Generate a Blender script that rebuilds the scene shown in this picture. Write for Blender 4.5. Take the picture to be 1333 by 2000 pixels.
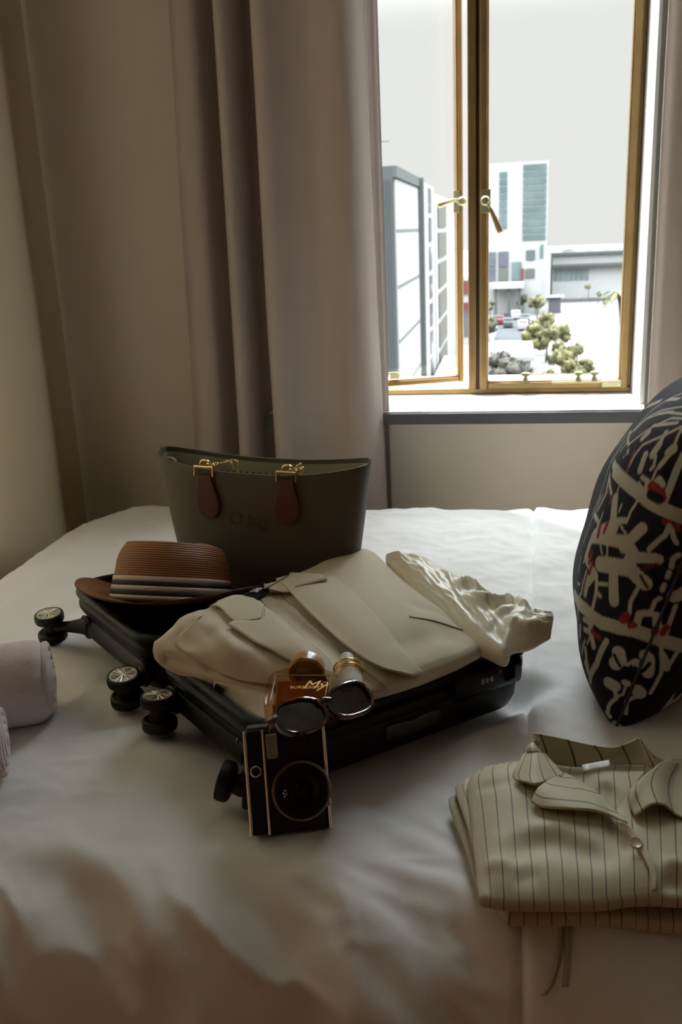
import bpy, bmesh, math, random
import numpy as np
from mathutils import Vector, Matrix, noise
from mathutils.bvhtree import BVHTree

for o in list(bpy.data.objects):
    bpy.data.objects.remove(o, do_unlink=True)
SC = bpy.context.scene
COL = SC.collection
random.seed(7)
rnd = np.random.RandomState(5)

# ------------------------------------------------------------------ camera
F = 1800.0
CAMP = Vector((0, 0, 1.28))
RX = Vector((0.984, 0.174, -0.044)).normalized()
FW = Vector((-0.180, 0.940, -0.289)); FW = (FW - RX * FW.dot(RX)).normalized()
UP = RX.cross(FW)
cam_d = bpy.data.cameras.new('camera')
cam = bpy.data.objects.new('camera', cam_d)
COL.objects.link(cam)
m = Matrix((RX, UP, -FW)).transposed().to_4x4()
m.translation = CAMP
cam.matrix_world = m
cam_d.sensor_fit = 'AUTO'
cam_d.sensor_width = 36.0
cam_d.lens = F / 2000 * 36.0
cam_d.clip_start = 0.02
cam_d.clip_end = 2000
cam_d.dof.use_dof = True
cam_d.dof.focus_distance = 1.3
cam_d.dof.aperture_fstop = 10.0
SC.camera = cam

# ------------------------------------------------------------------ light
SC.view_settings.view_transform = 'Standard'
SC.view_settings.look = 'None'
SC.view_settings.gamma = 1.0
SC.view_settings.exposure = 0.0
SC.view_settings.use_curve_mapping = False
SC.cycles.use_denoising = True
SC.cycles.max_bounces = 12
SC.cycles.diffuse_bounces = 6
SC.cycles.transparent_max_bounces = 16
SC.cycles.sample_clamp_indirect = 8.0
SC.cycles.caustics_reflective = False
SC.cycles.caustics_refractive = False

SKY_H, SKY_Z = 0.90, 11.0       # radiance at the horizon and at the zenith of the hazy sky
w = bpy.data.worlds.new('hazy_sky'); SC.world = w; w.use_nodes = True
nt = w.node_tree; nt.nodes.clear()
tc = nt.nodes.new('ShaderNodeTexCoord'); sx = nt.nodes.new('ShaderNodeSeparateXYZ')
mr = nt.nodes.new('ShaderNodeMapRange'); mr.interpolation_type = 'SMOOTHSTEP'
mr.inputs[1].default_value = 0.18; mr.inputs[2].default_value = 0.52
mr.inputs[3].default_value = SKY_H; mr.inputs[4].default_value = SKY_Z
bg = nt.nodes.new('ShaderNodeBackground'); bg.inputs[0].default_value = (1.0, 0.995, 0.985, 1)
wo = nt.nodes.new('ShaderNodeOutputWorld')
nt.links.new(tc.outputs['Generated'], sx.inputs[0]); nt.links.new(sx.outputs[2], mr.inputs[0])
mc = nt.nodes.new('ShaderNodeMix'); mc.data_type = 'RGBA'; mc.inputs[6].default_value = (1.0, 0.995, 0.985, 1); mc.inputs[7].default_value = (0.86, 0.94, 1.0, 1)
mf = nt.nodes.new('ShaderNodeMapRange'); mf.inputs[1].default_value = 0.2; mf.inputs[2].default_value = 0.6; nt.links.new(sx.outputs[2], mf.inputs[0])
nt.links.new(mf.outputs[0], mc.inputs[0]); nt.links.new(mc.outputs[2], bg.inputs[0])
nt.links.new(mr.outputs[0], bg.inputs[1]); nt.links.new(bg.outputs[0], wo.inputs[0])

sun_d = bpy.data.lights.new('sun', 'SUN'); sun_d.energy = 9.0; sun_d.angle = math.radians(2.0)
sun_d.color = (1.0, 0.95, 0.86)
sun = bpy.data.objects.new('sun', sun_d); COL.objects.link(sun)
sun.rotation_euler = Vector((0.332, -0.332, -0.883)).to_track_quat('-Z', 'Y').to_euler()
sun.location = (-8, 10, 20)

lamp_d = bpy.data.lights.new('room_lamp', 'POINT'); lamp_d.energy = 3.0; lamp_d.shadow_soft_size = 0.15
lamp_d.color = (1.0, 0.44, 0.20)
lamp = bpy.data.objects.new('room_lamp', lamp_d); COL.objects.link(lamp); lamp.location = (-0.95, -0.75, 0.57)

# ------------------------------------------------------------------ helpers
def ray(px, py):
    return (RX * (px - 666.5) - UP * (py - 1000.0) + FW * F).normalized()
def at(px, py, z):
    d = ray(px, py); return CAMP + d * ((z - CAMP.z) / d.z)
def aty(px, py, y):
    d = ray(px, py); return CAMP + d * (y / d.y)
def lerp(a, b, t): return a + (b - a) * t
def sstep(a, b, x):
    t = np.clip((x - a) / (b - a), 0, 1); return t * t * (3 - 2 * t)

MATS = {}
def mat(name, col, rough=0.6, metal=0.0, bump=None, var=None, sheen=0.0, spec=0.5, trans=0.0, coat=0.0):
    """bump=(scale, strength); var=(scale, amount) mottles the colour; trans mixes in translucency"""
    if name in MATS: return MATS[name]
    mt = bpy.data.materials.new(name); mt.use_nodes = True
    n = mt.node_tree; b = n.nodes['Principled BSDF']; out = n.nodes['Material Output']
    c = (*col, 1)
    b.inputs['Base Color'].default_value = c
    b.inputs['Roughness'].default_value = rough; b.inputs['Metallic'].default_value = metal
    b.inputs['Specular IOR Level'].default_value = spec
    if sheen: b.inputs['Sheen Weight'].default_value = sheen; b.inputs['Sheen Roughness'].default_value = 0.5
    if coat: b.inputs['Coat Weight'].default_value = coat; b.inputs['Coat Roughness'].default_value = 0.08
    tcn = n.nodes.new('ShaderNodeTexCoord')
    if var:
        t = n.nodes.new('ShaderNodeTexNoise'); t.inputs['Scale'].default_value = var[0]; t.inputs['Detail'].default_value = 4
        n.links.new(tcn.outputs['Object'], t.inputs['Vector'])
        mx = n.nodes.new('ShaderNodeMix'); mx.data_type = 'RGBA'
        mx.inputs[6].default_value = tuple(max(0, x * (1 - var[1])) for x in col) + (1,)
        mx.inputs[7].default_value = tuple(min(1, x * (1 + var[1])) for x in col) + (1,)
        n.links.new(t.outputs['Fac'], mx.inputs[0]); n.links.new(mx.outputs[2], b.inputs['Base Color'])
    if bump:
        t = n.nodes.new('ShaderNodeTexNoise'); t.inputs['Scale'].default_value = bump[0]; t.inputs['Detail'].default_value = 3
        n.links.new(tcn.outputs['Object'], t.inputs['Vector'])
        bp = n.nodes.new('ShaderNodeBump'); bp.inputs['Strength'].default_value = bump[1]; bp.inputs['Distance'].default_value = 0.002
        n.links.new(t.outputs['Fac'], bp.inputs['Height']); n.links.new(bp.outputs[0], b.inputs['Normal'])
    if trans:
        tr = n.nodes.new('ShaderNodeBsdfTranslucent'); tr.inputs[0].default_value = c
        ms = n.nodes.new('ShaderNodeMixShader'); ms.inputs[0].default_value = trans
        n.links.new(b.outputs[0], ms.inputs[1]); n.links.new(tr.outputs[0], ms.inputs[2]); n.links.new(ms.outputs[0], out.inputs[0])
    MATS[name] = mt
    return mt

def glass_mat(name, tint, refl=0.06, rough=0.02, opac=0.0):
    """thin clear sheet: lets light straight through, reflects a little (Fresnel)"""
    mt = bpy.data.materials.new(name); mt.use_nodes = True; n = mt.node_tree; n.nodes.clear()
    out = n.nodes.new('ShaderNodeOutputMaterial'); tr = n.nodes.new('ShaderNodeBsdfTransparent'); tr.inputs[0].default_value = (*tint, 1)
    gl = n.nodes.new('ShaderNodeBsdfGlossy'); gl.inputs['Roughness'].default_value = rough
    lw = n.nodes.new('ShaderNodeLayerWeight'); lw.inputs[0].default_value = 0.5
    fr = n.nodes.new('ShaderNodeMath'); fr.operation = 'POWER'; fr.inputs[1].default_value = 5.0; n.links.new(lw.outputs['Facing'], fr.inputs[0])
    fa = n.nodes.new('ShaderNodeMath'); fa.operation = 'MULTIPLY_ADD'; fa.inputs[1].default_value = 0.8; fa.inputs[2].default_value = refl * .5
    n.links.new(fr.outputs[0], fa.inputs[0])
    ms = n.nodes.new('ShaderNodeMixShader')
    n.links.new(fa.outputs[0], ms.inputs[0]); n.links.new(tr.outputs[0], ms.inputs[1]); n.links.new(gl.outputs[0], ms.inputs[2])
    n.links.new(ms.outputs[0], out.inputs[0]); MATS[name] = mt
    return mt

def uv_mat(name, build, rough=0.7, sheen=0.0, spec=0.3, trans=0.0):
    """principled material whose colour/bump is wired by build(nodes, links, bsdf, uvsep)"""
    mt = bpy.data.materials.new(name); mt.use_nodes = True; n = mt.node_tree; b = n.nodes['Principled BSDF']
    b.inputs['Roughness'].default_value = rough; b.inputs['Specular IOR Level'].default_value = spec
    if sheen: b.inputs['Sheen Weight'].default_value = sheen
    u = n.nodes.new('ShaderNodeUVMap'); s = n.nodes.new('ShaderNodeSeparateXYZ'); n.links.new(u.outputs[0], s.inputs[0])
    build(n, n.links, b, s, u)
    MATS[name] = mt
    return mt

def mathn(n, op, a, b=None):
    q = n.nodes.new('ShaderNodeMath'); q.operation = op
    for i, x in enumerate((a, b)):
        if x is None: continue
        if isinstance(x, (int, float)): q.inputs[i].default_value = x
        else: n.links.new(x, q.inputs[i])
    return q.outputs[0]

class MB:
    def __init__(self): self.v = []; self.f = []; self.uv = []; self.has_uv = False
    def add(self, verts, faces, uvs=None):
        k = len(self.v); self.v += [tuple(p) for p in verts]; self.f += [tuple(i + k for i in f) for f in faces]
        if uvs is None: self.uv += [(0, 0)] * len(verts)
        else: self.uv += [tuple(p) for p in uvs]; self.has_uv = True
        return self
    def box(self, c, s, M=None):
        c = Vector(c); h = Vector(s) / 2
        vs = [Vector((x, y, z)) for x in (-h.x, h.x) for y in (-h.y, h.y) for z in (-h.z, h.z)]
        vs = [(M @ (p + c)) if M else p + c for p in vs]
        return self.add(vs, [(0, 1, 3, 2), (4, 6, 7, 5), (0, 4, 5, 1), (2, 3, 7, 6), (0, 2, 6, 4), (1, 5, 7, 3)])
    def grid(self, P, uv=None, close_u=False, close_v=False):
        nu, nv = len(P), len(P[0])
        vs = [p for r in P for p in r]
        fs = []
        for i in range(nu if close_u else nu - 1):
            for j in range(nv if close_v else nv - 1):
                i2, j2 = (i + 1) % nu, (j + 1) % nv
                fs.append((i * nv + j, i2 * nv + j, i2 * nv + j2, i * nv + j2))
        return self.add(vs, fs, [q for r in uv for q in r] if uv is not None else None)
    def tube(self, pts, r, n=10, cap=True, closed=False, flat=1.0):
        pts = [Vector(p) for p in pts]; N = len(pts)
        rs = r if isinstance(r, (list, tuple)) else [r] * N
        rings = []; ref = None
        for i, p in enumerate(pts):
            if closed: t = (pts[(i + 1) % N] - pts[i - 1])
            else: t = pts[min(i + 1, N - 1)] - pts[max(i - 1, 0)]
            t.normalize()
            if ref is None: ref = Vector((0, 0, 1)) if abs(t.z) < 0.9 else Vector((1, 0, 0))
            a = (ref - t * ref.dot(t)).normalized(); ref = a; b = t.cross(a)
            rings.append([p + a * (math.cos(q) * rs[i]) + b * (math.sin(q) * rs[i] * flat) for q in [2 * math.pi * k / n for k in range(n)]])
        k = len(self.v); self.grid(rings, close_u=closed, close_v=True)
        if cap and not closed:
            self.f.append(tuple(k + j for j in reversed(range(n)))); self.f.append(tuple(k + (N - 1) * n + j for j in range(n)))
        return self
    def lathe(self, prof, n=32, M=None, sx=1.0, sy=1.0):
        P = []
        for r, z in prof:
            row = []
            for k in range(n):
                q = 2 * math.pi * k / n
                p = Vector((r * math.cos(q) * sx, r * math.sin(q) * sy, z)); row.append(M @ p if M else p)
            P.append(row)
        k0 = len(self.v); self.grid(P, close_v=True)
        if prof[0][0] > 1e-6: self.f.append(tuple(k0 + j for j in reversed(range(n))))
        if prof[-1][0] > 1e-6: self.f.append(tuple(k0 + (len(prof) - 1) * n + j for j in range(n)))
        return self
    def build(self, name, mt, parent=None, smooth=True, bevel=0, seg=2, subsurf=0, solid=0, M=None, auto=35):
        me = bpy.data.meshes.new(name); me.from_pydata(self.v, [], self.f); me.validate()
        if self.has_uv:
            ul = me.uv_layers.new(name='UVMap'); idx = np.zeros(len(me.loops), int); me.loops.foreach_get('vertex_index', idx)
            ul.data.foreach_set('uv', np.array(self.uv, float)[idx].ravel())
        me.materials.append(mt)
        bm = bmesh.new(); bm.from_mesh(me); bmesh.ops.recalc_face_normals(bm, faces=bm.faces); bm.to_mesh(me); bm.free()
        if smooth:
            me.polygons.foreach_set('use_smooth', [True] * len(me.polygons))
            try: me.set_sharp_from_angle(angle=math.radians(auto))
            except Exception: pass
        return put(name, me, parent, bevel, seg, subsurf, solid, M)

def put(name, data, parent=None, bevel=0, seg=2, subsurf=0, solid=0, M=None):
    o = bpy.data.objects.new(name, data); COL.objects.link(o)
    if M is not None: o.matrix_world = M
    if parent is not None:
        o.parent = parent; o.matrix_parent_inverse = WM(parent).inverted()
    if solid:
        q = o.modifiers.new('solidify', 'SOLIDIFY'); q.thickness = solid; q.offset = -1
    if bevel:
        q = o.modifiers.new('bevel', 'BEVEL'); q.width = bevel; q.segments = seg; q.limit_method = 'ANGLE'
    if subsurf:
        q = o.modifiers.new('subsurf', 'SUBSURF'); q.levels = subsurf; q.render_levels = subsurf
    return o
def WM(o):
    """world matrix without a depsgraph update"""
    if o.parent is None: return o.matrix_basis.copy()
    return WM(o.parent) @ o.matrix_parent_inverse @ o.matrix_basis
def tag(o, label=None, cat=None, group=None, kind=None):
    if label: o['label'] = label
    if cat: o['category'] = cat
    if group: o['group'] = group
    if kind: o['kind'] = kind
    return o
def thing(name, label, cat, loc, group=None, kind=None):
    o = bpy.data.objects.new(name, None); COL.objects.link(o); o.location = loc; o.empty_display_size = 0.05
    return tag(o, label, cat, group, kind)
def text(name, body, size, M, mt, parent, extrude=0.0003, align='CENTER', shear=0.0):
    c = bpy.data.curves.new(name, 'FONT'); c.body = body; c.size = size; c.extrude = extrude; c.align_x = align; c.align_y = 'CENTER'; c.shear = shear
    o = bpy.data.objects.new('tmp', c); COL.objects.link(o)
    me = bpy.data.meshes.new_from_object(o.evaluated_get(bpy.context.evaluated_depsgraph_get()))
    bpy.data.objects.remove(o); bpy.data.curves.remove(c); me.materials.clear(); me.materials.append(mt); me.name = name
    return put(name, me, parent, M=M)
def frame(o, x, y, z=None):
    """matrix with the given origin, x and y directions"""
    x = Vector(x).normalized(); y = Vector(y); y = (y - x * y.dot(x)).normalized(); z = x.cross(y)
    M = Matrix((x, y, z)).transposed().to_4x4(); M.translation = Vector(o); return M
def spline(pts, n):
    """Catmull-Rom through pts (any dimension), n samples evenly spread by chord length"""
    P = np.array([tuple(p) for p in pts], float)
    if len(P) == 2: return np.array([P[0] + (P[1] - P[0]) * t for t in np.linspace(0, 1, n)])
    d = np.r_[0, np.cumsum(np.maximum(np.linalg.norm(np.diff(P, axis=0), axis=1), 1e-9))]; d /= d[-1]
    Q = np.vstack([2 * P[0] - P[1], P, 2 * P[-1] - P[-2]]); out = []
    for t in np.linspace(0, 1, n):
        i = min(max(np.searchsorted(d, t, side='right') - 1, 0), len(P) - 2); u = (t - d[i]) / (d[i + 1] - d[i])
        a, b, c, e = Q[i], Q[i + 1], Q[i + 2], Q[i + 3]
        out.append(0.5 * (2 * b + (c - a) * u + (2 * a - 5 * b + 4 * c - e) * u * u + (3 * b - a - 3 * c + e) * u ** 3))
    return np.array(out)
def coons(left, right, bottom, top, nu, nv):
    """grid [u][v]; bottom/top run along u (v=0/1), left/right along v (u=0/1)"""
    B, T, L, R_ = spline(bottom, nu), spline(top, nu), spline(left, nv), spline(right, nv)
    u = np.linspace(0, 1, nu)[:, None, None]; v = np.linspace(0, 1, nv)[None, :, None]
    return ((1 - v) * B[:, None] + v * T[:, None] + (1 - u) * L[None] + u * R_[None]
            - ((1 - u) * (1 - v) * B[0] + u * (1 - v) * B[-1] + (1 - u) * v * T[0] + u * v * T[-1]))
def uvgrid(nu, nv, su=1.0, sv=1.0, ou=0.0, ov=0.0):
    return [[(ou + su * i / (nu - 1), ov + sv * j / (nv - 1)) for j in range(nv)] for i in range(nu)]
def fbm(x, y, z=0.0, o=3): return noise.fractal(Vector((x, y, z)), 1.0, 2.0, o)

# ------------------------------------------------------------------ materials
M_wall = mat('greige_paint', (0.72, 0.645, 0.55), 0.8, bump=(90, 0.15), var=(1.5, 0.04))
M_white = mat('white_paint', (0.80, 0.79, 0.77), 0.5, bump=(60, 0.1))
M_sill = mat('sill_paint', (0.78, 0.78, 0.78), 0.45, var=(12, 0.05))
M_dark = mat('dark_grey_paint', (0.10, 0.10, 0.11), 0.5, var=(20, 0.1))
M_ceil = mat('ceiling_paint', (0.84, 0.82, 0.79), 0.9)
M_floor = mat('floor_carpet', (0.26, 0.20, 0.16), 0.95, bump=(300, 0.5), var=(80, 0.2))
M_bronze = mat('bronze_window_metal', (0.34, 0.215, 0.085), 0.38, 0.5, var=(14, 0.28), bump=(25, 0.25))
M_bronze_dark = mat('bronze_groove', (0.10, 0.065, 0.035), 0.5, 0.4, var=(14, 0.3))
M_brass = mat('worn_green_brass', (0.36, 0.34, 0.20), 0.42, 0.6, var=(30, 0.3))
M_wood = mat('handle_wood', (0.33, 0.19, 0.09), 0.5, var=(30, 0.25))
M_duvet = mat('duvet_cotton', (0.80, 0.78, 0.76), 0.85, bump=(350, 0.12), sheen=0.15, spec=0.2)
M_curtain = mat('mauve_taupe_curtain', (0.54, 0.46, 0.415), 0.9, bump=(500, 0.3), sheen=0.25, spec=0.1, trans=0.14)
M_curtain2 = mat('beige_curtain', (0.58, 0.49, 0.345), 0.9, bump=(500, 0.3), sheen=0.2, spec=0.1, trans=.46)
M_black = mat('black_shell_plastic', (0.006, 0.0065, 0.0075), 0.40, bump=(700, 0.25), spec=0.2)
M_blackliner = mat('black_lining_fabric', (0.006, 0.006, 0.007), 0.9, bump=(800, 0.4), spec=0.1)
M_rubber = mat('black_wheel_rubber', (0.007, 0.0075, 0.0075), 0.5, spec=.3)
M_chrome = mat('chrome', (0.72, 0.72, 0.70), 0.16, 1.0)
M_gold = mat('gold_metal', (0.80, 0.62, 0.26), 0.25, 1.0)
# ------------------------------------------------------------------ room
WY = 2.56                      # inner face of the window wall
GY = 2.75                      # plane of the window frame
OX0, OX1, OZ0, OZ1 = -0.62, 0.352, 0.785, 3.15   # window opening
RX0, RX1, RY0, RZ1 = -1.335, 2.10, -1.90, 3.40    # room
def struct(name, mb, mt, parent=None, **k):
    o = mb.build(name, mt, parent, **k)
    if parent is None: o['kind'] = 'structure'
    return o
wb = MB()
y0, y1 = WY, 2.88
def slabx(mb, x0, x1, z0, z1): mb.box(((x0 + x1) / 2, (y0 + y1) / 2, (z0 + z1) / 2), (x1 - x0, y1 - y0, z1 - z0))
slabx(wb, RX0 - .2, OX0, 0, RZ1 + .2); slabx(wb, OX1, RX1 + .2, 0, RZ1 + .2)
slabx(wb, OX0, OX1, 0, OZ0 - .03); slabx(wb, OX0, OX1, OZ1, RZ1 + .2)
struct('wall_back', wb, M_wall, smooth=False)
# left wall with an added window, put in to light curtain and bed
L0, L1, LZ0, LZ1 = .95, 2.0, .62, 3.0
lw_ = MB()
for (a_, b_, c_, d_) in ((RY0, L0, 0, RZ1 + .1), (L1, WY, 0, RZ1 + .1), (L0, L1, 0, LZ0), (L0, L1, LZ1, RZ1 + .1)):
    lw_.box((RX0 - .1, (a_ + b_) / 2, (c_ + d_) / 2), (.2, b_ - a_, d_ - c_))
struct('wall_left', lw_, M_wall, smooth=False)
struct('wall_right', MB().box((RX1 + .1, (RY0 + WY) / 2, RZ1 / 2 + .05), (.2, WY - RY0, RZ1 + .1)), M_wall, smooth=False)
struct('wall_front', MB().box(((RX0 + RX1) / 2, RY0 - .1, RZ1 / 2 + .05), (RX1 - RX0 + .4, .2, RZ1 + .1)), mat('darkened_unseen_wall', (.16, .095, .065), .6, var=(6, .15)), smooth=False)  # unseen wall, made dark brown to dim the near side of the bed
struct('ceiling', MB().box(((RX0 + RX1) / 2, (RY0 + WY) / 2, RZ1 + .1), (RX1 - RX0, WY - RY0, .2)), M_ceil, smooth=False)
struct('floor', MB().box(((RX0 + RX1) / 2, (RY0 + WY) / 2, -.05), (RX1 - RX0 + .4, WY - RY0 + .4, .1)), M_floor, smooth=False)
struct('baseboard_left', MB().box((RX0 + .009, (RY0 + WY) / 2, .05), (.018, WY - RY0, .1)), M_white, smooth=False)
struct('baseboard_back', MB().box(((RX0 + RX1) / 2, WY - .009, .05), (RX1 - RX0, .018, .1)), M_white, smooth=False)

# white plaster lining of the window recess
rv = MB()
rv.box((OX1 - .004, (WY + y1) / 2, (OZ0 + OZ1) / 2), (.008, y1 - WY, OZ1 - OZ0))
rv.box((OX0 + .004, (WY + y1) / 2, (OZ0 + OZ1) / 2), (.008, y1 - WY, OZ1 - OZ0))
rv.box(((OX0 + OX1) / 2, (WY + y1) / 2, OZ1 - .004), (OX1 - OX0 - .016, y1 - WY, .008))
struct('trim_1', rv, M_white, smooth=False)
w2 = MB()  # frame of the added window, unseen behind the curtain
for (a_, b_, c_, d_) in ((L0, L0 + .05, LZ0, LZ1), (L1 - .05, L1, LZ0, LZ1), ((L0 + L1) / 2 - .025, (L0 + L1) / 2 + .025, LZ0 + .05, LZ1 - .05), (L0 + .05, L1 - .05, LZ0, LZ0 + .05), (L0 + .05, L1 - .05, LZ1 - .05, LZ1)):
    w2.box((RX0 - .10, (a_ + b_) / 2, (c_ + d_) / 2), (.045, b_ - a_, d_ - c_))
w2o = struct('added_window', w2, M_bronze, bevel=.003)
M_pane = glass_mat('window_glass', (0.97, 0.98, 0.97))
MB().box((RX0 - .10, (L0 + L1) / 2, (LZ0 + LZ1) / 2), (.006, L1 - L0 - .08, LZ1 - LZ0 - .08)).build('pane', M_pane, w2o, smooth=False)
win = bpy.data.objects.new('window_1', None); COL.objects.link(win); win.location = (-.13, GY, OZ0); win['kind'] = 'structure'
SZ = 0.805                     # sill top
s_ = MB().box(((OX0 + OX1) / 2, (2.485 + GY + .02) / 2, SZ - .012), (OX1 - OX0 + .10, GY + .02 - 2.485, .024)).build('window_sill', M_sill, win, bevel=.002)
MB().box(((OX0 + OX1) / 2, 2.480, SZ - .019), (OX1 - OX0 + .104, .012, .030)).build('sill_edge', M_dark, s_, bevel=.001)
s_['label'] = 'white painted sill with dark grey front edge'
MB().box(((OX0 + OX1) / 2, 3.0, SZ - .035), (OX1 - OX0 + .3, .36, .05)).build('outer_ledge', M_white, win)
def bar(mb, x0, x1, ya, yb, z0, z1): mb.box(((x0 + x1) / 2, (ya + yb) / 2, (z0 + z1) / 2), (x1 - x0, yb - ya, z1 - z0))
# fixed frame
fr = MB(); bar(fr, OX0 + .008, OX1 - .010, GY, GY + .045, SZ, SZ + .016); bar(fr, OX0 + .008, OX1 - .010, GY, GY + .045, OZ1 - .03, OZ1 - .008)
bar(fr, OX0 + .008, OX0 + .03, GY, GY + .045, SZ + .016, OZ1 - .03); bar(fr, OX1 - .018, OX1 - .010, GY + .006, GY + .045, SZ + .016, OZ1 - .03)
fr.build('window_frame', M_bronze, win, bevel=.0025)
mu = MB(); bar(mu, -.121, -.098, GY - .004, GY + .045, SZ + .014, OZ1 - .03)
mu.build('mullion', M_bronze, win, bevel=.003)
mg = MB(); bar(mg, -.100, -.088, GY + .008, GY + .045, SZ + .014, OZ1 - .03); mg.build('mullion_groove', M_bronze_dark, win)
# right sash (closed)
def sash(x0, x1, z0, z1, st, M):
    mb = MB()
    for (a, b, c, d) in ((x0, x0 + st, z0, z1), (x1 - st, x1, z0, z1), (x0 + st, x1 - st, z0, z0 + st), (x0 + st, x1 - st, z1 - st, z1)):
        mb.box(((a + b) / 2, 0, (c + d) / 2), (b - a, .030, d - c), M)
        i = .004
        mb.box(((a + b) / 2, -.018, (c + d) / 2), (b - a - 2 * i if b - a < .1 else b - a, .008, d - c - 2 * i if d - c < .1 else d - c), M)
    s = mb.build('sash', M_bronze, win, bevel=.002)
    MB().box(((x0 + x1) / 2, .004, (z0 + z1) / 2), (x1 - x0 - 2 * st + .006, .004, z1 - z0 - 2 * st + .006), M).build('pane', M_pane, s, smooth=False)
    return s
sR = sash(-.089, OX1 - .018, SZ + .012, OZ1 - .03, .026, Matrix.Translation((0, GY + .012, 0)))
sR['label'] = 'closed right casement of bronze metal'
HX = -.565
th = math.radians(20)
ML = Matrix.Translation((HX, GY + .03, 0)) @ Matrix.Rotation(th, 4, 'Z')
sL = sash(0, .445, SZ + .012, OZ1 - .03, .020, ML)
sL['label'] = 'left casement of bronze metal pushed open outwards'
# lever handles
def handle(M, lever, wood, parent):
    M = M @ Matrix.Scale(1.25, 4)
    mb = MB(); mb.box((0, -.004, 0), (.022, .008, .05), M)
    mb.lathe([(.0, 0), (.009, 0), (.0095, .008), (.007, .014), (.007, .026), (.010, .030), (.011, .038), (.007, .043), (0, .044)], 16, M @ Matrix.Rotation(math.radians(90), 4, 'X'))
    p = [Vector(q) for q in lever]
    mb.tube([M @ p[0], M @ p[1]], [.005, .0035], 10)
    h = mb.build('handle', M_brass, parent, bevel=.0015)
    d = p[-1] - p[1]
    MB().tube([M @ (p[1] + d * t) for t in (0, .1, .45, .8, .95, 1)], [.004, .0055, .0072, .0088, .0085, .005], 12).build('grip', wood, h)
handle(Matrix.Translation((-.071, GY - .012, 1.348)), [(0, -.036, 0), (.011, -.037, -.016), (.034, -.037, -.068)], M_wood, sR)
M_sunlit_brass = mat('sunlit_pale_brass', (0.52, 0.46, 0.27), 0.35, 0.5, var=(30, 0.2))  # paler brass copy: sunlight on the fittings put into the colour
handle(ML @ Matrix.Translation((.428, -.012, 1.355)), [(0, -.036, 0), (-.014, -.037, .004), (-.060, -.037, -.008)], M_sunlit_brass, sL)
# stays and catches along the bottom rail
def stay(x, sz=.014): MB().lathe([(0, 0), (sz * .7, 0), (sz * .6, .01), (sz * .35, .016), (sz, .02), (sz * .9, .028), (0, .03)], 14, Matrix.Translation((x, GY - .006, SZ + .034))).build('stay_pin', M_brass, sR)
for x in (.045, .195, .240): stay(x, .013)
MB().tube([(.03, GY - .010, SZ + .058), (.245, GY - .014, SZ + .056)], .0022, 8).build('stay_rod', M_brass, sR)
MB().box((.20, GY - .018, SZ + .034), (.16, .010, .006)).build('stay_arm', M_sunlit_brass, sR, bevel=.001)
MB().box((.287, GY - .016, SZ + .028), (.055, .016, .020)).build('hinge_plate', M_sunlit_brass, sR, bevel=.003)
mbs = MB(); mbs.box((.22, -.012, SZ + .045), (.03, .02, .016), ML); mbs.tube([ML @ Vector((.03, -.015, SZ + .052)), ML @ Vector((.23, -.02, SZ + .055))], .003, 8)
mbs.build('stay_bracket', M_sunlit_brass, sL, bevel=.001)

# ------------------------------------------------------------------ curtains
def curtain(name, label, prof_bot, prof_top, z0, z1, mt, part_name, hem=0.0, nz=40, n=160, wob=.004, group=None, solid=.002):
    """prof_*: plan points (x, y) of the cloth at hem and head"""
    B, T = spline(prof_bot, n), spline(prof_top, n)
    P = []; uv = []
    for i in range(n):
        r = []; q = []
        for j in range(nz):
            t = j / (nz - 1); p = B[i] * (1 - t) + T[i] * t
            k = fbm(i * .035, t * 2.2, 3.1) * wob
            r.append((p[0] + k, p[1] + k * .8, z0 + (z1 - z0) * t)); q.append((i / n, t))
        P.append(r); uv.append(q)
    c = thing(name, label, 'curtain', (B[0][0], B[0][1], z0), group)
    MB().grid(P, uv).build(part_name, mt, c, solid=solid, auto=80)
    return c
CY = 2.475
fold = [(0, .015), (.045, .045), (.10, .052), (.15, .040), (.185, -.01), (.225, -.055), (.262, -.055), (.272, -.01), (.264, .045), (.280, .076), (.31, .080), (.338, .055), (.352, .01), (.358, -.05),
        (.40, -.064), (.445, -.058), (.470, .0), (.460, .055), (.476, .090), (.51, .096), (.55, .076), (.60, .045), (.66, .028), (.73, .022), (.80, .038), (.86, .066), (.91, .070), (.96, .045), (1.0, .0)]
def foldpts(x0, x1, amp, bias=0): return [(x0 + (x1 - x0) * f, CY - d * amp + bias) for f, d in fold]
c = curtain('window_curtain', 'mauve taupe curtain hanging in deep folds left of the window', foldpts(-.905, -.332, 1.0), foldpts(-.800, -.386, 1.0), .04, 3.28, M_curtain, 'drape')
M_sheer = mat('sheer_voile', (0.55, 0.49, 0.46), 0.9, bump=(900, .5), trans=0.55)
n_ = 30
P = [[(-.412 + (f / (n_ - 1)) * .085, CY + .030 + .010 * math.sin(f * .8), lerp(.06, 3.28, t)) for t in np.linspace(0, 1, 24)] for f in range(n_)]
MB().grid(P).build('sheer_lining', M_sheer, c, solid=.0008, auto=80)['label'] = 'thin pinkish sheer at the curtain edge'
MB().tube([(-1.0, CY, 3.30), (1.3, CY, 3.30)], .012, 12).build('curtain_rail', M_dark, c)
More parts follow.
